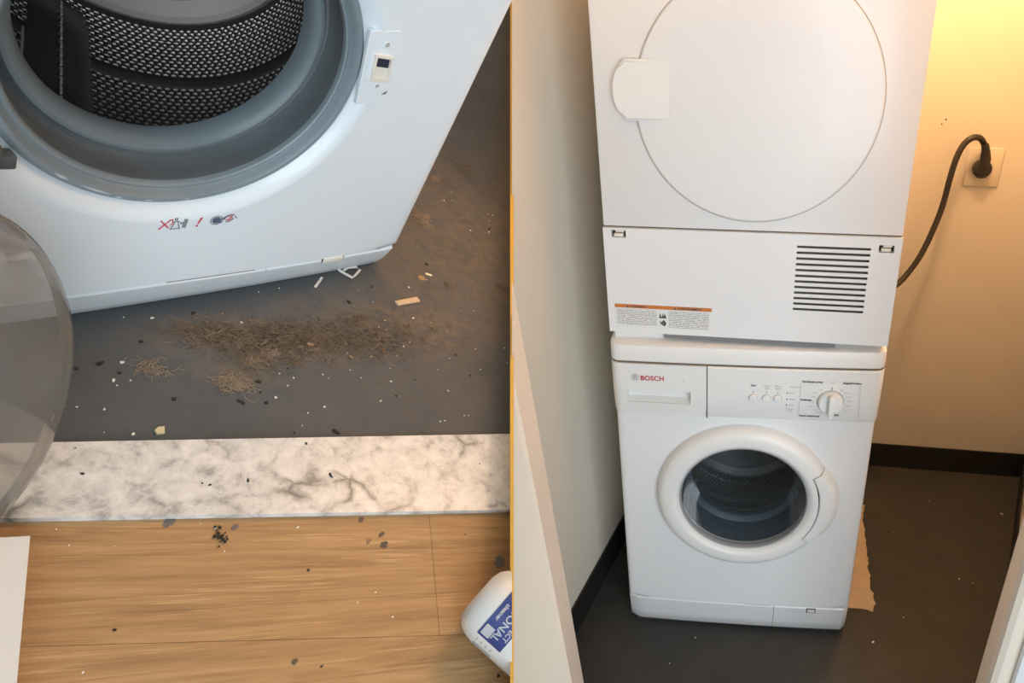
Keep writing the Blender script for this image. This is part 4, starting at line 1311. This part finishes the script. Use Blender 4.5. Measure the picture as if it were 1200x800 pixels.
marble_dark = [(-0.1518, -0.166), (-0.0451, -0.2325), (-0.1453, -0.1383), (0.189, -0.3313), (0.0264, -0.2174), (0.0249, -0.2633), (-0.0799, -0.2168), (-0.0754, -0.2215)]
marble_white = [(-0.147, -0.196), (-0.0724, -0.2332), (-0.1277, -0.1894), (-0.0893, -0.2431), (-0.0636, -0.2548)]
wood_dark = [(-0.0492, -0.3428), (-0.0901, -0.4278), (-0.1924, -0.308), (0.0333, -0.5399), (0.1106, -0.3969)]
wood_white = [(-0.1863, -0.2053), (-0.1855, -0.2236), (-0.1613, -0.2401), (-0.0116, -0.3973), (-0.0315, -0.3963), (-0.0321, -0.2984), (-0.0992, -0.2529), (-0.0917, -0.2628), (-0.097, -0.2878), (-0.2214, -0.3272), (0.0262, -0.4754), (-0.0136, -0.4278)]
CW = [chip_mesh('paint_chip', r, 0.0009, n, CHIP) for r, n in ((0.0008, 6), (0.0010, 5), (0.0006, 5), (0.0012, 6))]
CD = [chip_mesh('dark_flake', r, 0.0010, n, FLAKE, 0.5) for r, n in ((0.0018, 9), (0.0025, 10), (0.0014, 8), (0.0021, 11))]


def scatter(L, meshes, name, z, label, cat, group, smin=0.6, smax=1.25, stretch=1.0, own=None):
    for i, (x, y) in enumerate(L):
        o = bpy.data.objects.new(name, meshes[i % len(meshes)]); COL.objects.link(o)
        o.matrix_world = floor_mat(x, y, z, random.uniform(0, 6.28), random.uniform(smin, smax)) @ Matrix.Diagonal((random.uniform(1, 1.7) * stretch, 1, 1, 1))
        tag(o, own[i] if own else label, cat, group)


scatter(whites, CW, 'paint_chip', 0.0002, 'tiny white paint chip on the dusty grey floor', 'chip', 'white paint chips on the grey floor')
scatter(darks, CD, 'dark_flake', 0.0002, 'small black flake of dirt on the dusty grey floor', 'dirt flake', 'black flakes on the grey floor', 0.6, 1.1)
scatter(marble_dark, CD, 'dark_flake', 0.0062, 'small dark flake of dirt on the marble threshold', 'dirt flake', 'dark flakes on the marble', 0.35, 0.75, 1.3,
        ['long dark flake on the marble near the open glass door', 'largest dark flake in the middle of the marble strip', 'dark speck on the marble at its top edge by the glass door',
         'dark flake near the right end of the marble strip', 'dark flake on the marble top edge right of the middle', 'small dark speck on the marble beside the big grey vein',
         'left dark speck of the close pair on the marble', 'right dark speck of the close pair on the marble'])
scatter(marble_white, CW, 'paint_chip', 0.0062, 'tiny white paint chip on the marble threshold', 'chip', 'white chips on the marble', 0.8, 1.2)
scatter(wood_dark, CD, 'dark_flake', 0.0002, 'small dark flake of dirt on the oak planks', 'dirt flake', 'dark flakes on the wood', 0.35, 0.8,
        own=['black flake on the middle of the upper oak plank', 'dark flake on the lower oak plank near the bottom edge', 'dark flake on the oak plank right of the white board',
             'dark flake on the wood below the bottle', 'small dark flake on the oak right of the plank joint'])
scatter(wood_white, CW, 'paint_chip', 0.0002, 'tiny white paint chip on the oak planks', 'chip', 'white chips on the wood', 0.5, 1.0)
# chips in the closet
for (x, y, s_, lb) in ((0.376, 0.001, 2.6, 'bright paint chip on the closet floor before the washer right corner'), (0.89, 0.552, 3.0, 'largest tan chip on the closet floor by the right baseboard'),
                       (0.671, 0.249, 1.8, 'yellowish chip on the closet floor, left one of the pair'), (0.707, 0.236, 1.6, 'yellowish chip on the closet floor, right one of the pair'),
                       (0.66, 0.599, 1.6, 'pale chip on the closet floor below the outlet wall'), (0.476, 0.092, 1.2, 'small chip on the closet floor right of the cardboard tip'),
                       (-0.113, -0.024, 1.2, 'small pale chip on the dark floor before the washer left half'), (-0.176, -0.11, 1.0, 'tiny pale chip on the dark floor nearest the left jamb'),
                       (0.508, 0.433, 1.1, 'small chip on the closet floor right of the cardboard middle'), (0.503, 0.674, 1.1, 'tiny chip on the closet floor by the back baseboard and washer')):
    o = bpy.data.objects.new('paint_chip', CW[int(x * 100) % 4]); COL.objects.link(o)
    o.matrix_world = Matrix.Translation((x, y, 0.0002)) @ Matrix.Rotation(random.uniform(0, 6), 4, 'Z') @ Matrix.Diagonal((s_ * 1.6, s_, 1, 1))
    tag(o, lb, 'chip', 'paint chips on the closet floor')


def smudge(x, y, r, z, m, label, n=12, el=1.5, rot=0.3):
    bm = bmesh.new()
    prism(bm, [(r * el * random.uniform(0.6, 1.1) * math.cos(2 * PI * k / n), r * random.uniform(0.6, 1.1) * math.sin(2 * PI * k / n)) for k in range(n)], 'z', 0.0, 0.0004)
    o = link('smudge', bm, m, smooth=0, matrix=floor_mat(x, y, z, rot))
    tag(o, label, 'stain')


smudge(-0.1181, -0.2392, 0.0045, 0.0001, BLUESM, 'blue-grey smudge on the wood just below the marble, left one')
smudge(-0.0779, -0.2702, 0.0028, 0.0001, BLUESM, 'small blue-grey smudge on the wood right of the black dirt crumb')
smudge(0.0242, -0.3223, 0.0028, 0.0001, STAIN, 'small dark smudge on the wood touching the marble edge')
smudge(0.0318, -0.3475, 0.0030, 0.0001, STAIN, 'upper dark smudge of the pair near the plank joint')
smudge(0.0268, -0.3588, 0.0038, 0.0001, STAIN, 'lower, longer dark smudge of the pair near the plank joint')
smudge(0.0160, -0.3472, 0.0028, 0.0001, mat('faint_smudge', (0.26, 0.16, 0.09), 0.6), 'faint brown smudge beside the dark pair on the wood')
smudge(-0.1049, -0.4102, 0.0026, 0.0001, STAIN, 'brown smudge on the wood near the bottom edge')
smudge(0.1225, -0.4455, 0.0070, 0.0001, mat('knot_grey', (0.16, 0.15, 0.14), 0.6, var=0.4, scale=200), 'round grey smudge on the wood behind the bottle')
# black crumb cluster on the wood
bm = bmesh.new()
for k in range(26):
    a = random.gauss(0, 0.0030); b = random.gauss(0, 0.0045)
    r = random.uniform(0.0006, 0.0017)
    bmesh.ops.create_icosphere(bm, subdivisions=1, radius=r, matrix=Matrix.Translation((a, b, r * 0.8)))
tag(link('dirt_crumb', bm, FLAKE, smooth=0, matrix=floor_mat(-0.0947, -0.2725, 0.0002, -0.4)), 'clump of black dirt crumbs on the wood below the marble', 'dirt')

# splinter, wire, strips
def stick(name, a, b, wd2, h, m, label, cat, z=0.0003):
    a, b = Vector((*a, 0)), Vector((*b, 0)); L = (b - a).length
    bm = bmesh.new(); box(bm, 0, L, -wd2 / 2, wd2 / 2, 0, h, bev=min(h, wd2) * 0.2, seg=1)
    for v in bm.verts:
        v.co.y += random.uniform(-1, 1) * wd2 * 0.08
    return tag(link(name, bm, m, smooth=0, matrix=floor_mat(a.x, a.y, z, math.atan2(b.y - a.y, b.x - a.x))), label, cat)


stick('wood_splinter', (0.2695, -0.0548), (0.3090, -0.0562), 0.0085, 0.0030, STICKW, 'pale wood splinter lying on the floor right of the washer front', 'splinter')
stick('plastic_strip', (0.1790, 0.0013), (0.1990, 0.0165), 0.0032, 0.0018, CHIP, 'thin white plastic strip poking from under the washer', 'strip')
stick('paper_bit', (0.3600, -0.0095), (0.3680, -0.0160), 0.0042, 0.0010, mat('cream_paper', (0.80, 0.74, 0.52), 0.7), 'cream paper bit beside the yellowish leaf fragment', 'paper')
stick('paper_bit', (0.1130, -0.0855), (0.1195, -0.0895), 0.0045, 0.0010, STICKW, 'tan paper bit in the middle of the lint patch', 'paper')
bm = bmesh.new()
tube(bm, [(0.2285, 0.0235, 0.0032), (0.2300, 0.0190, 0.0032), (0.2378, 0.0050, 0.0032), (0.2450, 0.0085, 0.0032), (0.2580, 0.0165, 0.0034), (0.2570, 0.0230, 0.0036), (0.2440, 0.0240, 0.0038), (0.2340, 0.0200, 0.0040)], 0.0018, 6)
tag(link('plastic_loop', bm, CHIP, matrix=ML), 'bent white plastic loop sticking out under the washer corner', 'plastic scrap')
bm = bmesh.new(); prism(bm, [(-0.0055, -0.002), (0.0, -0.0045), (0.0050, 0.0020), (0.0005, 0.0042), (-0.0040, 0.0030)], 'z', 0, 0.0025)
tag(link('paper_bit', bm, mat('pale_yellow_chip', (0.62, 0.53, 0.34), 0.7, var=0.2, scale=200), smooth=0, matrix=floor_mat(-0.0785, -0.1440, 0.0002, 0.2)), 'pale yellow triangular chip beside the marble edge', 'chip')
bm = bmesh.new(); prism(bm, [(0.0062 * math.cos(k * 0.5236) * random.uniform(0.85, 1.1), 0.0058 * math.sin(k * 0.5236) * random.uniform(0.85, 1.1)) for k in range(12)], 'z', 0, 0.0008)
tag(link('leaf_fragment', bm, mat('dull_yellow_leaf', (0.34, 0.24, 0.11), 0.8, var=0.4, scale=300), smooth=0, matrix=floor_mat(0.3468, -0.0167, 0.0002, 0.2)), 'round yellowish leaf fragment on the floor by the washer corner', 'leaf')
bm = bmesh.new(); bmesh.ops.create_icosphere(bm, subdivisions=2, radius=0.0042)
for v in bm.verts:
    v.co *= random.uniform(0.8, 1.2); v.co.z = max(v.co.z, -0.003)
tag(link('rust_crumb', bm, RUST, matrix=floor_mat(0.1941, -0.1263, 0.003, 0)), 'orange-brown rust crumb at the right end of the lint patch', 'crumb')


# lint: loose fibres nobody could count, and separate tufts
def fibres(bm, cx, cy, sx, sy, rot, n, lmin, lmax, rad, hmax, curl=1.2):
    c, s = math.cos(rot), math.sin(rot)
    for _ in range(n):
        a, b = random.gauss(0, sx), random.gauss(0, sy)
        x, y = cx + a * c - b * s, cy + a * s + b * c
        z = 0.0004 + abs(random.gauss(0, hmax)); ang = random.uniform(0, 2 * PI)
        L = random.uniform(lmin, lmax); k = random.uniform(-curl, curl)
        pts = []
        for i in range(5):
            pts.append((x, y, max(0.0004, z))); ang += k * 0.5 + random.uniform(-0.3, 0.3)
            x += L / 4 * math.cos(ang); y += L / 4 * math.sin(ang); z += random.uniform(-0.4, 0.4) * hmax
        tube(bm, pts, rad * random.uniform(0.6, 1.3), 3, caps=False)


bm = bmesh.new()
for (cx, cy, sx, sy, rot, n) in ((0.020, -0.036, 0.022, 0.010, -0.4, 260), (0.062, -0.064, 0.030, 0.013, -0.4, 420), (0.110, -0.076, 0.030, 0.014, -0.4, 420), (0.155, -0.094, 0.032, 0.016, -0.4, 360),
                                 (0.219, -0.115, 0.035, 0.020, -0.4, 260), (0.270, -0.106, 0.040, 0.025, -0.3, 120), (0.044, -0.090, 0.016, 0.008, -0.4, 200), (0.199, -0.067, 0.025, 0.013, -0.3, 90)):
    fibres(bm, cx, cy, sx, sy, rot, n, 0.006, 0.020, 0.00022, 0.0012)
for (cx, cy, sx, sy, rot, n) in ((0.030, -0.045, 0.018, 0.010, -0.2, 110), (0.075, -0.074, 0.026, 0.015, -0.5, 260), (0.13, -0.080, 0.040, 0.018, -0.3, 160), (0.19, -0.100, 0.045, 0.022, -0.3, 150)):
    k0 = len(bm.faces)
    fibres(bm, cx, cy, sx, sy, rot, n, 0.004, 0.013, 0.00026, 0.0016, 2.4)
    bm.faces.ensure_lookup_table()
    for fi in range(k0, len(bm.faces)):
        bm.faces[fi].material_index = 1 if (fi // 12) % 3 else 2
for _ in range(240):
    t = random.random(); x, y = 0.01 + 0.22 * t + random.gauss(0, 0.012), -0.038 - 0.08 * t + random.gauss(0, 0.012); r = random.uniform(0.0006, 0.0022)
    k0 = len(bm.faces)
    bmesh.ops.create_icosphere(bm, subdivisions=1, radius=r, matrix=Matrix.Translation((x, y, r * 0.25)) @ Matrix.Rotation(random.uniform(0, 3), 4, 'Z') @ Matrix.Diagonal((1.5, 0.8, 0.4, 1)))
    bm.faces.ensure_lookup_table(); mi = random.choice((0, 0, 1, 2))
    for fi in range(k0, len(bm.faces)):
        bm.faces[fi].material_index = mi
lf = link('lint_fibres', bm, [LINT, mat('dark_lint', (0.075, 0.052, 0.034), 0.95, var=0.4, scale=90), LINTL], smooth=0, matrix=ML)
lf['label'] = 'brown lint and hair spread over the grey floor in front of the washer'; lf['category'] = 'lint'; lf['kind'] = 'stuff'
bm = bmesh.new()
for _ in range(900):
    i = random.random()
    cx, cy = (0.02 + 0.26 * i, -0.04 - 0.09 * i) if random.random() < 0.75 else (random.uniform(0.05, 0.55), random.uniform(-0.2, 0.12))
    x, y = cx + random.gauss(0, 0.028), cy + random.gauss(0, 0.016)
    if y > 0.012 and x < 0.31:
        continue
    r = random.uniform(0.0003, 0.0009)
    v = [bm.verts.new((x + r * math.cos(a), y + r * math.sin(a), 0.0003)) for a in (0.3, 2.2, 4.4)]
    t = bm.verts.new((x, y, 0.0003 + r))
    for k in range(3):
        bm.faces.new((v[k], v[(k + 1) % 3], t))
gf = link('grit', bm, mat('grit', (0.27, 0.21, 0.15), 0.9, var=0.6, scale=40), smooth=0, matrix=ML)
gf['label'] = 'fine sandy grit scattered over the grey floor'; gf['category'] = 'grit'; gf['kind'] = 'stuff'


def tuft(x, y, r, n, m, label, el=1.0, rot=0.0):
    bm = bmesh.new()
    fibres(bm, 0, 0, r * 0.5 * el, r * 0.5, rot, n, r * 0.8, r * 1.8, 0.00026, r * 0.10, 2.6)
    tag(link('lint_tuft', bm, m, smooth=0, matrix=floor_mat(x, y, 0.0, 0)), label, 'lint')


tuft(0.4450, 0.1125, 0.014, 150, LINTL, 'round pale lint tuft tucked against the right side of the washer')
tuft(0.0071, -0.1128, 0.0105, 150, LINTL, 'brown lint ball lying below the lint patch', 1.4, -0.4)
tuft(-0.0492, -0.0681, 0.0085, 80, LINTL, 'flat pale lint tuft on the left of the grey floor', 1.5, -0.3)
tuft(0.0662, -0.0824, 0.0075, 90, LINTL, 'pale curled lint tuft in the middle of the lint patch')
tuft(0.0423, -0.0924, 0.0075, 90, LINTL, 'curled lint tuft between the patch and the brown ball', 0.7)
tuft(0.0828, -0.1070, 0.0055, 50, LINT, 'dark lint tuft at the lower edge of the patch')
tuft(0.6580, 0.2400, 0.0170, 60, LINT, 'brown dust tuft far back on the floor right of the washer', 1.5, 0.6)
tuft(0.5573, 0.2120, 0.0070, 30, LINTL, 'small pale dust tuft far back beside the washer', 1.5)
tuft(0.3802, -0.0418, 0.0080, 40, LINT, 'brown dust tuft right of the leaf fragment', 0.8)
tuft(0.4760, -0.0690, 0.0100, 40, LINT, 'brown dust tuft at the edge of the gold rail', 1.5, -0.4)
tuft(0.1989, -0.0672, 0.0075, 60, LINT, 'brown curled hair tuft under the wood splinter', 1.3)
